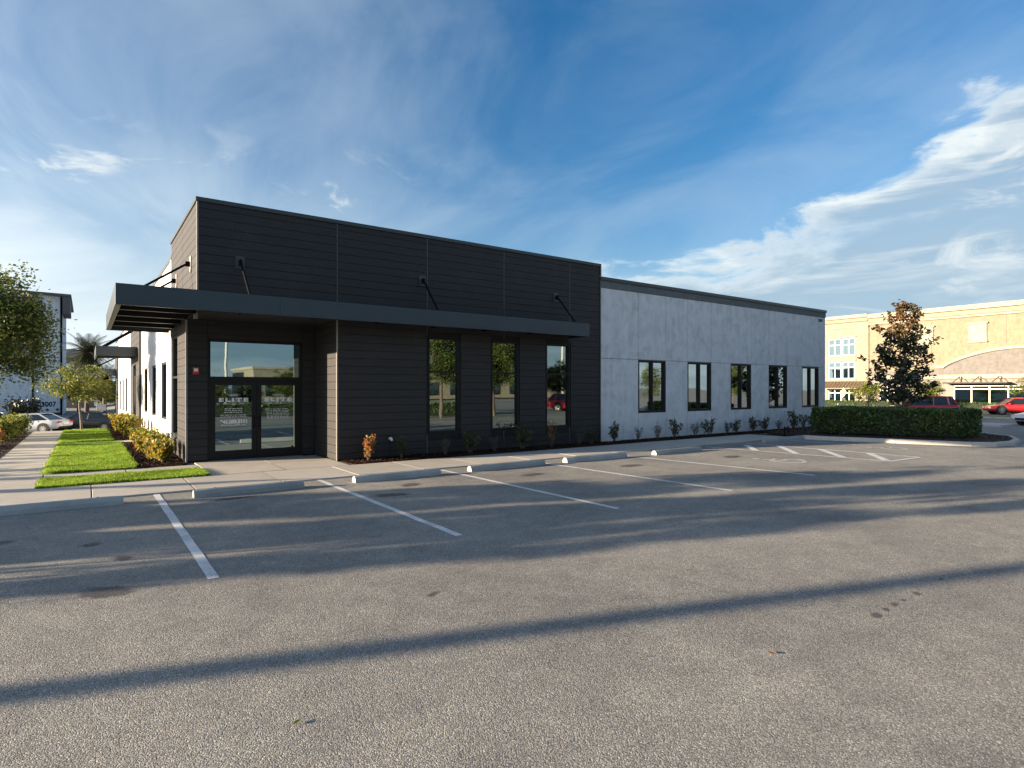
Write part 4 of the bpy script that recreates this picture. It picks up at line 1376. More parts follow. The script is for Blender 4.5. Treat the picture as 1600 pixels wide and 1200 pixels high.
# shrubs -----------------------------------------------------------------
def shrub_meshes(seed, h, r, nst, per, leaf, lsize, up=0.75, bark='bark'):
    rr = random.Random(seed); rng = np.random.default_rng(seed)
    m = MB(); P = []
    for k in range(nst):
        a = rr.uniform(0, 6.28); L = rr.uniform(0.65, 1.0)
        end = Vector((math.cos(a) * r * rr.uniform(.25, 1), math.sin(a) * r * rr.uniform(.25, 1), h * L))
        pl = limb(m, (rr.uniform(-.03, .03), rr.uniform(-.03, .03), -0.02), end, 0.010, 0.004, rr, 4, 3, 0.07)
        for q in range(per):
            t = rr.uniform(0.35, 1.0)
            i = min(2, int(t * 3)); c = pl[i].lerp(pl[i + 1], t * 3 - i)
            P.append(np.array(c[:]) + rng.normal(size=3) * r * 0.16)
    vs, fs = leaves(np.array(P), lsize, rng, 1.3)
    return m.mesh('stem', M[bark]), np_mesh('foliage', vs, fs, LEAF[leaf])

def shrub(meshes, x, y, label, group, s=1.0, rz=None, name='shrub', z=None, cat='shrub'):
    o = thing(name, label, cat, (x, y, gz(x, y) + 0.018 if z is None else z), R.uniform(0, 6.28) if rz is None else rz, group)
    o.scale = (s, s, s * R.uniform(0.92, 1.08))
    link('stem', meshes[0], o); link('foliage', meshes[1], o)
    return o

S_GREEN = [shrub_meshes(40 + k, 0.66, 0.24, 9, 34, 'shrub', 0.075) for k in range(3)]
S_TWIG = [shrub_meshes(50 + k, 0.62, 0.22, 10, 13, 'twig', 0.055) for k in range(2)]
S_RED = shrub_meshes(60, 0.66, 0.20, 11, 40, 'redshrub', 0.085)
S_REDTOP = shrub_meshes(61, 0.85, 0.24, 10, 20, 'redshrub', 0.06)
shrub(S_RED, 5.98, 14.78, 'shrub with red and yellow leaves beside the entrance jamb', None)
shrub(S_GREEN[0], 6.90, 14.72, 'green shrub next to the white hose tap', None, 0.85)
for k, (x, s) in enumerate([(8.25, 0.95), (9.05, 1.05), (9.9, 0.85), (10.95, 1.15)]):
    tw = k in (0, 2)
    shrub((S_TWIG if tw else S_GREEN)[k % 2], x, 14.74,
          ('thin twiggy shrub at the near edge of the first tall window' if k == 0 else 'thin twiggy shrub just before the second tall window') if tw else ('green shrub under the first tall window' if k == 1 else 'larger green shrub between the second and third tall windows'),
          'twiggy shrubs by the charcoal siding' if tw else 'green shrubs by the charcoal siding', s)
shrub(S_REDTOP, 12.1, 14.74, 'tall shrub with reddish tips below the third tall window', None, 1.0)
shrub(S_TWIG[1], 13.3, 14.76, 'thin twiggy shrub by the end of the charcoal siding', None, 0.9)
shrub(S_GREEN[2], 13.82, 14.72, 'olive shrub at the corner where the charcoal siding ends', None, 0.92)
WHERE = ['on the stucco wing beside the charcoal siding', 'between charcoal siding and first stucco-wing window', 'under the first stucco-wing window from the siding', 'at the far edge of the first stucco-wing window',
         'just before the second stucco-wing window', 'under the second stucco-wing window from the siding', 'between the second and third stucco-wing windows', 'just before the third stucco-wing window',
         'under the third stucco-wing window from the siding', 'between the third and fourth stucco-wing windows', 'below the fourth stucco-wing window from the siding', 'below the far edge of the fourth stucco-wing window',
         'between the fourth and fifth stucco-wing windows', 'under the fifth stucco-wing window beside the hedge']
for k, (x, s, tw) in enumerate([(14.95, 1.1, 0), (16.15, 0.95, 1), (17.2, 1.0, 1), (18.1, 1.05, 0), (19.35, 1.05, 1), (20.15, 1.15, 0), (21.45, 0.95, 1), (22.1, 0.95, 0),
                                (23.3, 1.1, 0), (24.15, 1.0, 0), (25.2, 0.9, 1), (26.45, 1.35, 0), (27.3, 1.1, 1), (28.1, 1.2, 0)]):
    shrub((S_TWIG if tw else S_GREEN)[k % 2], x, 14.74 + R.uniform(-.05, .05),
          ('sparse brownish shrub ' if tw else ('tall leafy green shrub ' if k == 11 else 'leafy green shrub ')) + WHERE[k],
          'sparse shrubs along the stucco wing' if tw else 'leafy shrubs along the stucco wing', s)

S_CRO = [shrub_meshes(70 + k, 0.62, 0.42, 22, 55, 'croton', 0.12) for k in range(2)]
for k, (x, y, s) in enumerate([(1.58, 17.5, 0.78), (1.55, 18.35, 0.86), (1.62, 19.3, 0.9), (1.5, 20.4, 0.84), (1.55, 21.6, 0.92), (1.48, 22.8, 0.86)]):
    shrub(S_CRO[k % 2], x, y, ['first', 'second', 'third', 'fourth', 'fifth', 'sixth'][k] + ' yellow and orange croton bush from the entry pier along the sunlit wall', 'crotons by the sunlit side wall', s, name='croton_bush', cat='bush')
for k, (x, y, s) in enumerate([(1.35, 27.0, 1.1), (1.3, 28.6, 1.2), (1.4, 30.2, 1.15), (1.3, 31.6, 1.1)]):
    shrub(S_CRO[k % 2], x, y, ['first', 'second', 'third', 'fourth', 'fifth', 'sixth'][k] + ' yellow croton bush beyond the thin path between lawns', 'crotons beyond the thin path', s, name='croton_bush', cat='bush')
S_BED = shrub_meshes(81, 0.75, 0.55, 30, 60, 'young', 0.11)
S_BEDR = shrub_meshes(82, 0.55, 0.45, 22, 50, 'redshrub', 0.11)
for x, y, s in [(-2.45, 27.6, 1.0), (-2.4, 28.8, 1.0), (-2.3, 30.0, 1.05), (-2.4, 31.4, 1.0), (-3.3, 30.2, 1.2), (-3.4, 28.6, 1.2)]:
    shrub(S_BED, x, y, 'rounded green shrub in the bed across the garden walk', 'green shrubs across the garden walk', s, name='bush', cat='bush')
for x, y in [(-2.55, 25.6), (-2.6, 24.6)]:
    shrub(S_BEDR, x, y, 'reddish bush in the bed across the garden walk', 'reddish bushes across the garden walk', 0.95, name='bush', cat='bush')
S_LOW = [shrub_meshes(90 + k, 0.5, 0.34, 16, 30, 'shrub', 0.10) for k in range(2)]
for k in range(13):
    y = 15.0 + k * 0.86 + R.uniform(-.2, .2)
    shrub(S_LOW[k % 2], R.uniform(-4.4, -2.5), y, 'low green shrub in the shaded bed across from the lawn', 'low shrubs across from the lawn', R.uniform(0.55, 1.0), name='low_shrub')
S_DARK = shrub_meshes(83, 2.6, 1.5, 40, 60, 'magnolia', 0.22)
shrub(S_DARK, -4.4, 68.0, 'dark spiky bush in front of the white block', None, 1.0, name='bush', cat='bush')
shrub(S_DARK, -8.2, 70.0, 'dark tall bush behind the white cars', None, 1.15, name='bush', cat='bush')

# ------------------------------------------------------------------ island with clipped hedge
ISL = [(22.05, 11.9), (22.25, 11.0), (23.0, 9.1), (23.75, 7.15), (24.2, 6.72), (25.2, 6.55), (26.6, 6.75), (28.2, 7.35), (28.9, 8.2), (31.5, 11.0), (31.8, 14.6), (29.9, 15.0), (23.1, 14.0)]
isl = mulch('planting_island', ISL, 9000, 'mulched planting island under the clipped hedge', 0.11, 'mulch', 0.02)
def kerb(poly, w=0.16, h=0.14):
    n = len(poly)
    c = Vector((sum(p[0] for p in poly) / n, sum(p[1] for p in poly) / n))
    K = link('kerb', None, None, 'pale concrete kerb round the hedge island', 'kerb')
    for i in range(n - 3):
        a = Vector(poly[i]); b = Vector(poly[i + 1])
        def nrm(j):
            p, q = Vector(poly[max(0, j - 1)]), Vector(poly[min(n - 1, j + 1)])
            d = (q - p).normalized(); nn = Vector((-d.y, d.x))
            return nn if nn.dot(c - Vector(poly[j])) < 0 else -nn
        na, nb_ = nrm(i), nrm(i + 1)
        d = (b - a).normalized() * 0.004
        m = MB()
        a, b = a + d, b - d
        vs = []
        for p, q in ((a, na), (b, nb_)):
            for (o_, z) in ((0, -0.05), (0, h), (w * 0.75, h), (w, h - 0.03), (w + 0.03, -0.05)):
                vs.append((p.x + q.x * o_, p.y + q.y * o_, z))
        m.add(vs, [(0, 1, 6, 5), (1, 2, 7, 6), (2, 3, 8, 7), (3, 4, 9, 8), (0, 1, 2, 3, 4), (5, 6, 7, 8, 9)])
        m.build('kerb_stone', M['kerb'], K)
kerb(ISL)

def hedge(name, poly, z0, h, n, label, leaf='hedge', lsize=0.075):
    """clipped hedge: a twiggy core with leaves over and just inside the faces"""
    rng = np.random.default_rng(len(poly) * 31 + n)
    c = np.mean(np.array(poly), 0)
    o = thing(name, label, 'hedge', (c[0], c[1], z0))
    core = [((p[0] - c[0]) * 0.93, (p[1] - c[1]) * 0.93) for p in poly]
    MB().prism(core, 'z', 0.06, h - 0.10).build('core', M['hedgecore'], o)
    P = []
    L = [math.dist(poly[i], poly[(i + 1) % len(poly)]) for i in range(len(poly))]
    area_s = sum(L) * h
    A = 0
    for i in range(len(poly)): A += poly[i][0] * poly[(i + 1) % len(poly)][1] - poly[(i + 1) % len(poly)][0] * poly[i][1]
    area_t = abs(A) / 2
    nt = int(n * area_t / (area_t + area_s))
    xs = [p[0] for p in poly]; ys = [p[1] for p in poly]
    k = 0
    PA = poly
    while k < nt:
        q = (rng.uniform(min(xs), max(xs)), rng.uniform(min(ys), max(ys)))
        ins = False; j = len(PA) - 1
        for i in range(len(PA)):
            if ((PA[i][1] > q[1]) != (PA[j][1] > q[1])) and (q[0] < (PA[j][0] - PA[i][0]) * (q[1] - PA[i][1]) / (PA[j][1] - PA[i][1] + 1e-9) + PA[i][0]): ins = not ins
            j = i
        if ins:
            P.append((q[0], q[1], h + 0.05 * math.sin(q[0] * 3.3) * math.cos(q[1] * 2.7) - abs(rng.normal()) * 0.06)); k += 1
    for i in range(len(poly)):
        a, b = np.array(poly[i]), np.array(poly[(i + 1) % len(poly)])
        nn = np.array([-(b - a)[1], (b - a)[0]]); nn = nn / np.linalg.norm(nn)
        if np.dot(nn, c - a) < 0: nn = -nn
        for q in range(int((n - nt) * L[i] / sum(L))):
            t = rng.uniform(); z = h * (0.05 + 0.95 * rng.uniform() ** 0.9)
            und = 0.05 * math.sin(t * L[i] * 3.1 + 2) * math.cos(z * 5) + 0.05 * math.sin(t * L[i] * 11 + z * 6) * math.sin(z * 13 + t * L[i] * 4) + (0.07 if z < 0.2 else 0)
            d = abs(rng.normal()) * 0.07 + und
            p = a + (b - a) * t + nn * d
            P.append((p[0], p[1], z))
    P = np.array(P) - np.array([c[0], c[1], 0])
    P[:, 2] = np.maximum(P[:, 2], 0.03)
    vs, fs = leaves(P, lsize, rng, 0.9)
    link('foliage', np_mesh('foliage', vs, fs, LEAF[leaf]), o)
    return o
hedge('hedge', [(23.55, 12.35), (25.35, 8.02), (26.85, 7.75), (26.75, 12.5)], 0.10, 1.03, 34000, 'long clipped dark green hedge on the kerbed island', 'hedge', 0.10)

hedge('hedge', HEDGE_LATER, 0.0, 1.42, 9000, 'unseen hedge added west of the parking stalls for its shade', 'hedge', 0.14)  # out of view, added so its shadow fills the near stalls

RK = thing('bike_rack', 'small dark bike rack at the end of the sidewalk beside the hedge', 'bike rack', (22.75, 12.95, 0.02), 0.3)
for x in (-0.32, 0.32):
    MB().tube([(x, 0, 0), (x, 0, 0.30), (x * 0.85, 0, 0.36)], 0.022, 8).build('leg', M['rod'], RK)
MB().tube([(-0.28, 0, 0.35), (0, 0, 0.28), (0.28, 0, 0.35)], 0.02, 8).build('crossbar', M['rod'], RK)

# ------------------------------------------------------------------ cars
def car(name, paint, label, loc, rz, L=4.75, W=1.84, Hh=1.45, kind='sedan', glass='carglass', group=None):
    """car along +x (nose at +x), wheels on z = 0"""
    o = thing(name, label, 'car', (loc[0], loc[1], gz(loc[0], loc[1]) if len(loc) < 3 else loc[2]), rz, group)
    hw = W / 2
    if kind == 'sedan':
        st = [(-0.5, .52, .80, .80), (-0.485, .40, .93, .90), (-0.40, .30, .985, .97), (-0.28, .24, 1.0, 1.0), (-0.1, .22, .965, 1.0), (0.1, .22, .945, 1.0), (0.2, .22, .93, 1.0), (0.32, .24, .84, .99), (0.42, .26, .76, .94), (0.475, .30, .69, .86), (0.5, .40, .58, .74)]
        gh = (-0.37, -0.20, 0.07, 0.235)
        zt = lambda s: s[2] * Hh * 0.68 if s[2] > .6 else s[2] * Hh * 0.7
    else:
        st = [(-0.5, .50, .88, .86), (-0.49, .36, 1.02, .93), (-0.42, .28, 1.04, .98), (-0.28, .26, 1.03, 1.0), (-0.1, .25, 1.01, 1.0), (0.1, .25, 1.0, 1.0), (0.2, .25, .99, 1.0), (0.32, .27, .92, .99), (0.42, .30, .86, .95), (0.475, .34, .78, .88), (0.5, .44, .64, .78)]
        gh = (-0.475, -0.40, 0.09, 0.26)
        zt = lambda s: s[2] * Hh * 0.625
    m = MB(); vs = []; q = 0
    for s in st:
        x = s[0] * L; zb = s[1]; z1 = zt(s); w = hw * s[3]
        zm = zb + (z1 - zb) * 0.45
        half = [(0.78 * w, zb), (0.95 * w, zb + 0.05), (w, zm), (0.985 * w, z1 - 0.12), (0.94 * w, z1 - 0.035), (0.70 * w, z1), (0.0, z1 + 0.015)]
        ring = [(y, z) for y, z in half] + [(-y, z) for y, z in half[-2::-1]]
        q = len(ring)
        vs += [(x, y, z) for y, z in ring]
    fs = []
    for i in range(len(st) - 1):
        for j in range(q):
            j2 = (j + 1) % q
            fs.append((i * q + j, i * q + j2, (i + 1) * q + j2, (i + 1) * q + j))
    m.add(vs, fs, 0, True)
    m.add(vs[:q], [tuple(range(q))]); m.add(vs[-q:], [tuple(range(q))])
    m.build('body', paint, o)
    # greenhouse
    xr0, xr1, xf1, xf0 = [g * L for g in gh]
    def ztat(x):
        for a, b in zip(st, st[1:]):
            if a[0] * L <= x <= b[0] * L:
                t = (x - a[0] * L) / ((b[0] - a[0]) * L); return zt(a) * (1 - t) + zt(b) * t
        return zt(st[-1])
    wb, wt = hw * 0.90, hw * 0.66
    zr = Hh - 0.05
    base = [(xr0, ztat(xr0) - 0.03), (xf0, ztat(xf0) - 0.03)]
    B = [(xr0, wb * .93, base[0][1]), (xr1, wb, ztat(xr1) - 0.03), (xf1, wb, ztat(xf1) - 0.03), (xf0, wb * .96, base[1][1])]
    T = [(xr1, wt, zr), (xf1, wt, zr)]
    vs = []
    for sg in (1, -1):
        vs += [(p[0], p[1] * sg, p[2]) for p in B] + [(p[0], p[1] * sg, p[2]) for p in T]
    g = MB().add(vs, [(0, 1, 4), (1, 2, 5, 4), (2, 3, 5), (6, 10, 7), (7, 10, 11, 8), (8, 11, 9), (0, 4, 10, 6), (3, 9, 11, 5), (4, 5, 11, 10)])
    g.build('glazing', M[glass], o)
    rf = MB()
    n = 7
    rv = []
    for i in range(n):
        t = i / (n - 1); x = xr1 - 0.10 + (xf1 - xr1 + 0.18) * t
        dz = 0.05 * math.sin(math.pi * (0.12 + 0.76 * t)) - (0.02 if i in (0, n - 1) else 0)
        for j in range(5):
            y = wt * 1.03 * (j / 2 - 1)
            rv.append((x, y, zr + dz + 0.012 * (1 - (j / 2 - 1) ** 2)))
    rf.add(rv, [(i * 5 + j, i * 5 + j + 1, (i + 1) * 5 + j + 1, (i + 1) * 5 + j) for i in range(n - 1) for j in range(4)], 0, True)
    rf.build('roof', paint, o)
    pl = MB()
    for sg in (1, -1):
        def strip(p, r, w):
            pl.tube([(p[0], p[1] * sg * 1.005, p[2]), (r[0], r[1] * sg * 1.005, r[2])], w, 4, smooth=False)
        strip(B[3], T[1], 0.04); strip(B[0], T[0], 0.055)
        strip(((xr1 + xf1) / 2, wb, ztat(0) - 0.02), ((xr1 + xf1) / 2 - 0.05, wt, zr), 0.03)
        strip(T[0], T[1], 0.04)
        if kind != 'sedan': strip((xr1 + 0.2, wb, ztat(xr1) - 0.02), (xr1 + 0.25, wt, zr), 0.05)
    pl.build('pillar', paint, o)
    # wheels
    wr = 0.335 if kind == 'sedan' else 0.37
    for xw in (-0.295 * L, 0.305 * L):
        for sg in (1, -1):
            MB().tube([(xw, sg * (hw - 0.20), wr + 0.03), (xw, sg * (hw + 0.006), wr + 0.03)], wr + 0.065, 20, smooth=False).build('wheel_arch', M['tyre'], o)
            wm = MB().tube([(xw, sg * (hw - 0.21), wr), (xw, sg * (hw - 0.005), wr), (xw, sg * (hw + 0.012), wr)], [wr, wr, wr * .94], 22)
            wh = wm.build('wheel', M['tyre'], o)
            rm = MB()
            rm.tube([(xw, sg * (hw + 0.006), wr), (xw, sg * (hw + 0.014), wr)], wr * 0.16, 10)
            for k in range(10):
                a = k * math.pi / 5
                d = Vector((math.cos(a), 0, math.sin(a))); e = Vector((-d.z, 0, d.x))
                c = Vector((xw, sg * (hw + 0.015), wr))
                rm.add([c + d * wr * .12 + e * .02, c + d * wr * .12 - e * .02, c + d * wr * .66 - e * .03, c + d * wr * .66 + e * .03], [(0, 1, 2, 3)])
            rm.build('rim', M['rim'], wh)
    for sg in (1, -1):
        zl = zt(st[-2]) - 0.08
        MB().bbox(L * 0.463, sg * hw * .50 - .0, zl - 0.07, L * 0.493, sg * hw * .84, zl + 0.05, 0.02).build('headlight', M['lamp'], o)
        zl = zt(st[2]) - 0.16
        MB().bbox(-L * 0.499, sg * hw * .42, zl - 0.06, -L * 0.470, sg * hw * .89, zl + 0.07, 0.02).build('tail_light', M['tail'], o)
        MB().bbox(xf0 - 0.42, sg * (wb + .02), ztat(xf0) + 0.02, xf0 - 0.28, sg * (wb + 0.22), ztat(xf0) + 0.15, 0.03).build('mirror', paint, o)
        MB().bbox(xr1 * .2, sg * hw * .985, zt(st[4]) - 0.20, xr1 * .2 + 0.2, sg * (hw + .015), zt(st[4]) - 0.175, 0.006).build('door_handle', M['rim'], o)
    MB().bbox(-L * 0.506, -0.26, 0.62, -L * 0.497, 0.26, 0.75, 0.003).build('number_plate', M['plate'], o)
    MB().bbox(-L * 0.502, -hw * .72, 0.36, -L * 0.46, hw * .72, 0.50, 0.02).build('rear_bumper', M['black'], o)
    MB().bbox(L * 0.47, -hw * .55, 0.36, L * 0.503, hw * .55, 0.50, 0.02).build('grille', M['black'], o)
    return o

car('parked_car', M['carblack'], 'black sedan parked side-on behind the small yellow-green tree', (0.02, 56.2), math.radians(162), 5.0, 1.86, 1.46)
car('parked_car', M['carsilver'], 'silver-white sedan seen from behind at the end of the garden walk', (-3.2, 55.2), math.radians(148), 4.8, 1.85, 1.42)
car('parked_car', M['carwhite'], 'white car half hidden beyond the silver sedan', (-6.4, 58.5), math.radians(118), 4.8, 1.9, 1.62, 'suv')
car('parked_car', M['carred'], 'red sport utility vehicle behind the hedge and magnolia', (51.6, 18.9), math.radians(128), 4.9, 1.95, 1.78, 'suv')
car('parked_car', M['carred'], 'red crossover parked by the staked young tree', (67.6, 17.0), math.radians(125), 4.6, 1.86, 1.52, 'suv')
car('parked_car', M['carwhite'], 'white car at the right edge, beyond the hedge', (49.75, 10.55), math.radians(150), 4.7, 1.84, 1.45)

# ------------------------------------------------------------------ white apartment block, left background
WB = thing('apartment_block', 'tall white apartment block with dark eaves and drain pipes', 'building', (-14, 100, 0))
WB.location = (0, 0, 0)
m = MB(); m.box(-30, 94, -2.2, -2.4, 112, 13.6)
m.build('wall', M['wallwhite'], WB)
m = MB()
m.add([(-30.6, 93.3, 14.25), (-1.5, 93.3, 13.75), (-1.5, 112.6, 13.75), (-30.6, 112.6, 14.25), (-30.6, 93.3, 13.95), (-1.5, 93.3, 13.45), (-1.5, 112.6, 13.45), (-30.6, 112.6, 13.95)],
      [(0, 1, 2, 3), (4, 7, 6, 5), (0, 4, 5, 1), (1, 5, 6, 2), (2, 6, 7, 3), (3, 7, 4, 0)])
RF = m.build('roof', M['farroof'], WB)
MB().box(-2.39, 93.4, 11.3, -1.6, 100.0, 13.44).build('eave', M['farroof'], RF)
for x in (-5.3, -2.52, -9.4):
    MB().tube([(x, 93.9, -2.0), (x, 93.9, 13.4)], 0.11, 8).build('drain_pipe', M['rod'], WB)
MB().box(-5.32, 93.96, -2, -2.6, 93.998, 13.4).build('wall_panel', M['wallwhite'], WB)
put_text('3007', -3.75, -0.35, 93.94, 0.85, 1.45, WB, mat='rod', bold=0.02)
for x in (-3.9, -2.9):
    MB().tube([(x, 93.96, -0.75), (x, 93.88, -0.75)], 0.16, 10).build('wall_vent', M['cap'], WB)
# doors and small windows low on the wall and on the side
MB().bbox(-3.6, 93.9, -2.1, -2.5, 93.95, -1.1, 0.02).build('utility_door', M['cap'], WB)
FB = thing('far_house', 'low brown building far behind the palm', 'building', (2, 130, 0))
FB.location = (0, 0, 0)
m = MB(); m.box(-3.4, 128, -2.5, 1.2, 140, 7.2); m.build('wall', M['greige'], FB)
m = MB(); m.prism([(127.2, 7.2), (134, 9.0), (140.8, 7.2)], 'x', -3.9, 1.7); m.build('roof', M['farroof'], FB)
for k in range(2):
    for z in (0.5, 4.2):
        MB().box(-2.8 + k * 2.2, 127.93, z, -1.6 + k * 2.2, 127.99, z + 2.0).build('window', M['farglass'], FB)
for k, (x, y, s) in enumerate([(1.9, 84, 0.8), (-0.8, 96, 0.9), (3.4, 90, 0.85)]):
    place_tree('far_tree', T_OAK2, (x, y), 'dark green tree in shade behind the palms', 'dark trees behind the palm', k * 1.7, s)
# sign behind the black car
SG = thing('parking_sign', 'small pale sign on a post behind the black sedan', 'sign', (1.05, 61.0, gz(1.05, 61.0)))
MB().tube([(0, 0, 0), (0, 0, 1.75)], 0.035, 8).build('post', M['brk'], SG)
MB().bbox(-0.34, -0.05, 1.5, 0.34, -0.037, 2.05, 0.004).build('panel', M['white'], SG)

# ------------------------------------------------------------------ tan shops, right background (facade at x = 76)
TB = thing('shop_building', 'tan three-storey shop building with cream cornice and grey arch', 'building', (76, 20, -0.45))
TB.location = (0, 0, 0)
XT = 76.0
XB = XT + 0.20
m = MB()
LW3 = [(34.66, 37.9, 5.95, 8.10), (34.70, 37.9, 3.08, 5.22), (34.5, 37.9, -0.3, 1.80)]
# left bay
m.box(XT + 0.7, 33.1, -0.6, XT + 14, 60, 10.0)
m.build('wall', M['tan2'], TB)
m = MB(); wall_y(m, 33.1, 34.66, XB, XT + 0.7, -0.6, 10.0); m.box(XB, 37.9, -0.6, XT + 0.7, 60, 10.0)
for a, b in ((-0.6, -0.45), (1.82, 3.08), (5.22, 5.95), (8.10, 10.0)): m.box(XB, 34.66, a, XT + 0.7, 37.9, b)
m.build('bay_wall', M['tan2'], TB)
# main wall, set back a little
m = MB()
m.box(XT + 0.35, 7, 2.9, XT + 14, 33.1, 10.0)
m.build('wall', M['tan'], TB)
m = MB()
wall_y(m, 7, 33.1, XT + 0.45, XT + 0.9, -0.6, 2.9, [(11.0, 14.2, 0.2, 2.2), (15.2, 24.6, 0.2, 2.2), (31.1, 32.0, -0.4, 2.2), (28.9, 30.5, -0.4, 2.2), (26.0, 28.2, -.4, 2.2)])
m.box(XT + 3, 7, -0.6, XT + 3.2, 33.1, 2.9)
m.build('shop_wall', M['greystone'], TB)
def band(y0, y1, z0, z1, x0, mat='cream', name='cornice'):
    return MB().bbox(x0, y0, z0, XT + 1.2, y1, z1, 0.02).build(name, M[mat], TB)
band(6.8, 33.05, 10.25, 10.75, XT - 0.25); band(6.8, 33.05, 9.72, 10.248, XT + 0.02, 'tan2'); band(6.8, 33.05, 9.50, 9.718, XT + 0.14)
band(33.1, 60, 10.45, 10.85, XT - 0.28); band(33.1, 60, 10.0, 10.448, XT - 0.02, 'tan2'); band(33.1, 60, 9.30, 9.45, XT + 0.08)
band(14.5, 33.05, 2.95, 3.40, XT + 0.22)
# tan inset and grey panels
MB().bbox(XT + 0.30, 26.6, 3.85, XT + 0.348, 33.05, 9.25, 0.01).build('inset_panel', M['tan'], TB)
MB().bbox(XT + 0.27, 30.2, 3.42, XT + 0.349, 33.05, 3.84, 0.01).build('grey_panel', M['greige'], TB)
# arch: cream moulding and grey field
ya, yb, zspring, ztop = 25.5, 12.4, 4.1, 5.95
arc = []
for k in range(25):
    t = k / 24
    y = ya + (yb - ya) * t
    arc.append((y, zspring + (ztop - zspring) * math.sin(math.pi * t) ** 0.75))
MB().prism([(ya, 3.41)] + arc + [(yb, 3.41)], 'x', XT + 0.30, XT + 0.345).build('arch_field', M['greige'], TB)
m = MB()
for k in range(24):
    p, q = arc[k], arc[k + 1]
    m.prism([p, q, (q[0], q[1] + 0.30), (p[0], p[1] + 0.30)], 'x', XT + 0.10, XT + 0.346)
m.build('arch_moulding', M['cream'], TB)
MB().bbox(XT + 0.29, ya + 0.01, 3.42, XT + 0.347, ya + 1.1, 4.1, 0.01).build('grey_panel', M['greige'], TB)
MB().bbox(XT + 0.12, ya - 0.1, 4.105, XT + 0.348, ya + 1.2, 4.38, 0.02).build('arch_shoulder', M['cream'], TB)
# blind windows
for yc in (27.2, 22.4, 17.7, 13.0):
    o = MB().bbox(XT + 0.24, yc - 0.78, 6.9, XT + 0.349, yc + 0.78, 8.7, 0.01).build('blind_window', M['cream'], TB)
    MB().bbox(XT + 0.10, yc - 0.92, 8.70, XT + 0.349, yc + 0.92, 8.86, 0.02).build('head', M['cream'], o)
    MB().bbox(XT + 0.14, yc - 0.86, 6.74, XT + 0.349, yc + 0.86, 6.898, 0.02).build('sill', M['cream'], o)
# pilaster joints on the main wall
for y in (24.9, 20.0, 15.2):
    MB().box(XT + 0.343, y - 0.02, 6.3, XT + 0.352, y + 0.02, 9.5).build('control_joint', M['greige'], TB)
def shopwin(y0, y1, z0, z1, ny, zsplit, x=XT + 0.30, fr=0.09):
    mm = MB()
    xs_ = [y0 + (y1 - y0) * k / ny for k in range(ny + 1)]
    for yy in xs_: mm.box(x, yy - fr / 2, z0, x + 0.12, yy + fr / 2, z1)
    for a, b in zip(xs_, xs_[1:]):
        for z in [z0, z1] + zsplit: mm.box(x + 0.003, a + fr / 2, z - fr / 2, x + 0.12, b - fr / 2, z + fr / 2)
    o = mm.build('window', M['shopframe'], TB)
    zz = [z0] + zsplit + [z1]
    for a, b in zip(xs_, xs_[1:]):
        for c, d in zip(zz, zz[1:]):
            MB().box(x + 0.06, a + fr / 2, c + fr / 2, x + 0.07, b - fr / 2, d - fr / 2).build('pane', M['farglass'], o)
    return o
shopwin(34.70, 36.15, 6.0, 8.05, 2, [7.3]); shopwin(36.35, 37.85, 6.0, 8.05, 2, [7.3])
shopwin(34.74, 36.15, 3.13, 5.17, 2, [4.5]); shopwin(36.35, 37.85, 3.13, 5.17, 2, [4.5])
shopwin(34.55, 36.2, -0.4, 1.78, 2, [1.35]); shopwin(36.35, 37.85, -0.4, 1.78, 2, [1.35])
for z in (8.18, 5.30):
    MB().bbox(XT + 0.06, 34.5, z, XB - 0.002, 38.1, z + 0.15, 0.02).build('window_head', M['cream'], TB)
MB().bbox(XT + 0.08, 34.5, 5.80, XB - 0.002, 38.1, 5.94, 0.02).build('window_sill', M['cream'], TB)
MB().bbox(XT + 0.08, 34.5, 2.88, XB - 0.002, 38.1, 3.06, 0.02).build('window_sill', M['cream'], TB)
shopwin(31.15, 31.95, -0.4, 2.15, 1, [1.7], XT + 0.5); shopwin(28.95, 30.45, -0.4, 2.15, 1, [1.7], XT + 0.5); shopwin(26.05, 28.15, -0.4, 2.15, 1, [1.7], XT + 0.5)
shopwin(15.25, 24.55, 0.25, 2.2, 6, [1.85], XT + 0.5, 0.11); shopwin(11.05, 14.15, 0.25, 2.2, 2, [1.85], XT + 0.5, 0.11)
# brown awning
m = MB()
m.add([(XT - 0.02, 33.0, 2.78), (XT - 0.02, 38.4, 2.78), (XT - 1.2, 38.4, 1.95), (XT - 1.2, 33.0, 1.95), (XT - 0.02, 33.0, 2.70), (XT - 0.02, 38.4, 2.70), (XT - 1.2, 38.4, 1.87), (XT - 1.2, 33.0, 1.87)],
      [(0, 1, 2, 3), (4, 7, 6, 5), (0, 3, 7, 4), (1, 5, 6, 2), (2, 6, 7, 3), (0, 4, 5, 1)])
AW = m.build('awning', M['awn'], TB)
for k in range(14):
    y = 33.1 + k * 0.4
    MB().tube([(XT - 0.05, y, 2.80), (XT - 1.2, y, 1.985)], 0.025, 4).build('awning_rib', M['awn'], AW)
# flat black shop canopy with triangle stays
C = MB().bbox(XT - 0.9, 19.6, 2.42, XT + 0.44, 25.2, 2.56, 0.02).build('shop_canopy', M['black'], TB)
for y in (23.9, 22.2, 20.5):
    for dy in (-0.4, 0.4):
        MB().tube([(XT + 0.40, y, 3.30), (XT - 0.6, y + dy, 2.56)], 0.035, 6).build('stay', M['black'], C)
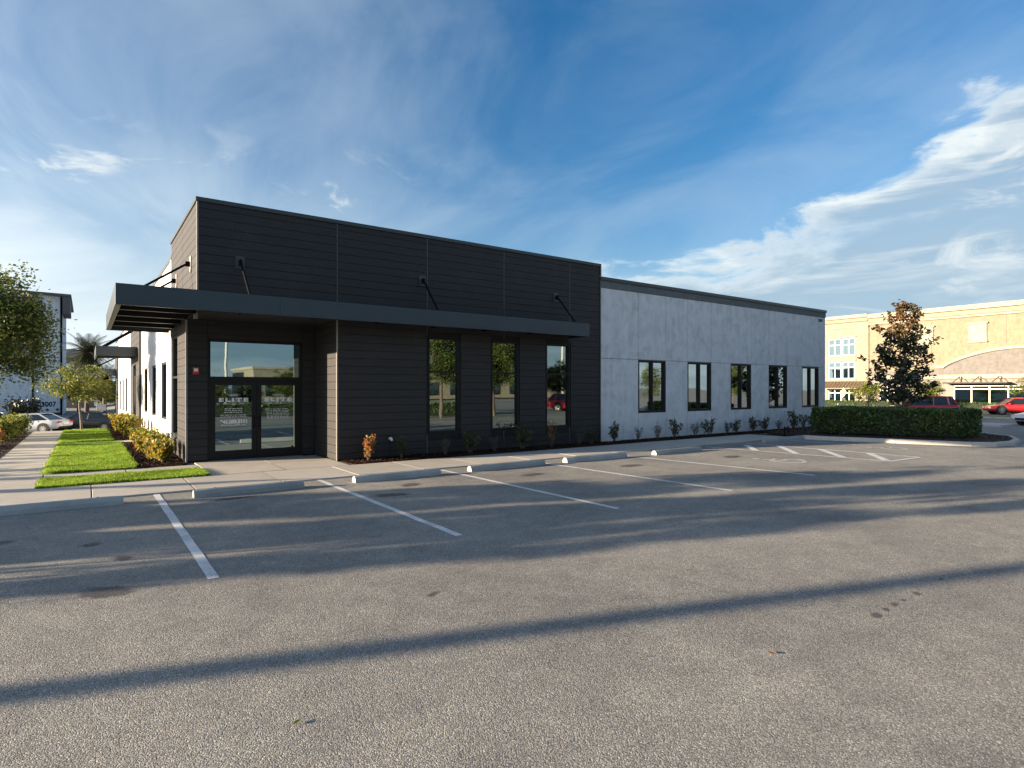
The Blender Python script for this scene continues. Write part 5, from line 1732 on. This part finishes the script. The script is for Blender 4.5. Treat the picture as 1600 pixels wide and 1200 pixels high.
# wall lamp, gold pendant sign by the left bay
L_ = MB().bbox(XT + 0.26, 32.45, 1.45, XT + 0.44, 32.65, 1.95, 0.04).build('wall_lamp', M['black'], TB)
M['gold'] = plain('gold_sign', (0.55, 0.34, 0.06), 0.5)
PS = thing('banner_sign', 'gold diamond sign on a dark post beside the shop windows', 'sign', (72.5, 34.2, -0.45))
MB().tube([(0, 0, 0), (0, 0, 2.6)], 0.05, 8).build('post', M['black'], PS)
MB().prism([(0, 1.35), (0.34, 1.9), (0, 2.5), (-0.34, 1.9)], 'x', -0.09, -0.06).build('diamond', M['gold'], PS)
MB().bbox(-0.11, -0.22, 0.35, -0.06, 0.22, 1.25, 0.01).build('plaque', M['black'], PS)

# verge in front of the shops, kerb, staked young trees, hedge
vz = gz(60, 10)
V1 = MB().box(58.0, -8, vz - 0.2, 61.2, 40, vz + 0.10).build('verge', plain('verge_grass', (0.09, 0.14, 0.03), 0.9, 0, 0.3, 8, 0.6, 60), None, label='grass verge with kerb in front of the shops', kind='structure')
for k in range(16):
    MB().bbox(57.8, -8 + k * 3 + .01, vz - 0.2, 57.99, -5 + k * 3 - .01, vz + 0.13, 0.02).build('kerb_stone', M['kerb'], V1)
SW2 = MB().box(72.2, -8, vz - 0.2, 75.9, 58, vz + 0.08).build('shop_sidewalk', M['walk'], None, label='sidewalk under the shop fronts', kind='structure')
V2 = MB().box(44.5, 11.9, vz - 0.3, 47.4, 40, vz + 0.15).build('median', M['kerb'], None, label='raised concrete edged median beyond the hedge island', kind='structure')
hedge('hedge', [(70.4, -4), (70.4, 40), (71.5, 40), (71.5, -4)], vz, 0.95, 9000, 'low dark hedge along the shop sidewalk', 'hedge', 0.22)
for x, y, s, k in [(60.3, 26.2, 1.0, 0), (59.6, 21.2, 1.05, 1), (59.4, 13.3, 1.18, 2)]:
    place_tree('staked_tree', T_YOUNG2, (x, y), ['staked young tree before the shop bay with brown awning', 'staked young tree just behind the magnolia', 'staked young tree beside the red crossover'][k], 'staked young trees near the shops', k * 1.9, s, True)

# ------------------------------------------------------------------ the other side of the lot: seen only mirrored in the glass
def light_pole(x, y, h, label, rz=0.0, group=None, r=0.12):
    o = thing('light_pole', label, 'lamp post', (x, y, gz(x, y)), rz, group)
    MB().tube([(0, 0, 0), (0, 0, 0.75)], 0.28, 14).build('base', M['kerb'], o)
    MB().tube([(0, 0, 0.75), (0, 0, h)], [r, r * 0.75], 10).build('pole', M['pole'], o)
    MB().tube([(-1.1, 0, h - 0.12), (1.1, 0, h - 0.12)], 0.045, 6).build('arm', M['black'], o)
    for s in (-1, 1):
        MB().bbox(s * 1.1 - 0.32, -0.17, h - 0.22, s * 1.1 + 0.32, 0.17, h - 0.08, 0.03).build('lamp_head', M['black'], o)
    return o
light_pole(-22.0, 12.05, 9.0, 'tall lamp post west of the lot whose shadow crosses the asphalt', 0.4, None, 0.17)
light_pole(17.2, -4.0, 8.0, 'tall lamp post among the trees across the lot', 0.8)
light_pole(43.0, -20.0, 8.0, 'far lamp post beyond the trees across the lot', 0.3)
light_pole(9.0, -17.0, 9.0, 'lamp post with twin arms south of the lot', 0.1)
for k, (me, x, y, s) in enumerate([(T_OAK2, 18.9, -3.9, 1.15), (T_OAK, 22.8, -3.6, 1.0), (T_OAK2, 25.5, -8.0, 1.1), (T_OAK2, 11.6, -9.0, 0.62), (T_OAK2, 7.2, -9.6, 0.46), (T_OAK3, 4.2, -9.5, 0.5), (T_OAK2, 9.4, -10.5, 0.48), (T_OAK, 15.2, -6.6, 0.95), (T_OAK2, 33.0, -9.0, 0.8), (T_OAK3, 44, -8, 0.8), (T_OAK, 54, -6, 0.8)]):
    place_tree('lot_tree', me, (x, y), 'green tree on the south side of the lot mirrored in the windows', 'trees south of the lot', k * 1.3, s)
hedge('hedge', [(4, -9.2), (24, -5.2), (24, -6.4), (4, -10.4)], 0, 0.9, 7000, 'clipped hedge under the trees south of the lot', 'hedge', 0.18)
car('parked_car', M['carred'], 'red car mirrored in the third tall window', (33.5, -7.0), math.radians(60), 4.7, 1.86, 1.5, 'suv')
OB = thing('beige_building', 'beige flat-roofed building south of the lot', 'building', (30, -50, 0))
OB.location = (0, 0, 0)
m = MB(); m.box(24, -96, -0.2, 90, -78, 5.4); m.build('wall', M['tan2'], OB)
MB().bbox(23.8, -96.2, 5.402, 90.2, -77.8, 5.8, 0.02).build('cornice', M['cream'], OB)
for k in range(12):
    MB().box(26 + k * 5.1, -77.98, 0.6, 28.4 + k * 5.1, -77.9, 3.2).build('window', M['farglass'], OB)
OB2 = thing('grey_building', 'grey box building south west of the lot', 'building', (-10, -60, 0))
OB2.location = (0, 0, 0)
m = MB(); m.box(-24, -96, -0.2, 8, -80, 7.0); m.build('wall', M['greige'], OB2)
MB().bbox(-24.2, -96.2, 7.002, 8.2, -79.8, 7.5, 0.02).build('cornice', M['cream'], OB2)
for k in range(6):
    for z in (0.8, 4.4):
        MB().box(-22 + k * 4.3, -79.98, z, -19.6 + k * 4.3, -79.9, z + 1.8).build('window', M['farglass'], OB2)

# ------------------------------------------------------------------ small things lying about
def litter(x, y, s, leaf, label):
    rr = random.Random(int(x * 97 + y * 31))
    m = MB()
    for i in range(5):
        a0 = i / 5 * 0.9
        vs = []
    n = 5
    vs = []
    for i in range(n):
        t = i / (n - 1); w = math.sin(math.pi * (0.06 + 0.9 * t)) * 0.42
        z = 0.006 + 0.25 * s * (t - 0.5) ** 2 + 0.02 * s
        vs += [(s * (t - .5), -w * s * .6, z + 0.25 * s * w), (s * (t - .5), 0, z), (s * (t - .5), w * s * .6, z + 0.30 * s * w)]
    m.add(vs, [(i * 3 + j, i * 3 + j + 1, i * 3 + j + 4, i * 3 + j + 3) for i in range(n - 1) for j in range(2)], 0, True)
    o = m.build('fallen_leaf', LEAF[leaf], None, label=label, cat='leaf', recalc=False)
    o.location = (x, y, 0.0); o.rotation_euler = (0, 0, rr.uniform(0, 6.28))
litter(0.975, 3.455, 0.055, 'litter', 'fresh green leaf lying on sunlit asphalt near the pole shadow')
litter(3.99, 2.38, 0.06, 'litter2', 'curled pinkish dry leaf lying on open asphalt')
n = 260
P = np.stack([NPR.uniform(-3, 9, n), NPR.uniform(1.2, 9, n), np.full(n, 0.004)], 1)
vs, fs = leaves(P, 0.013, NPR, 0.3)
vs[:, 2] = np.abs(vs[:, 2] - 0.004) + 0.003
link('grit', np_mesh('grit', vs, fs, LEAF['grit']), None, 'pale grit scattered on the asphalt', None, None, 'stuff')
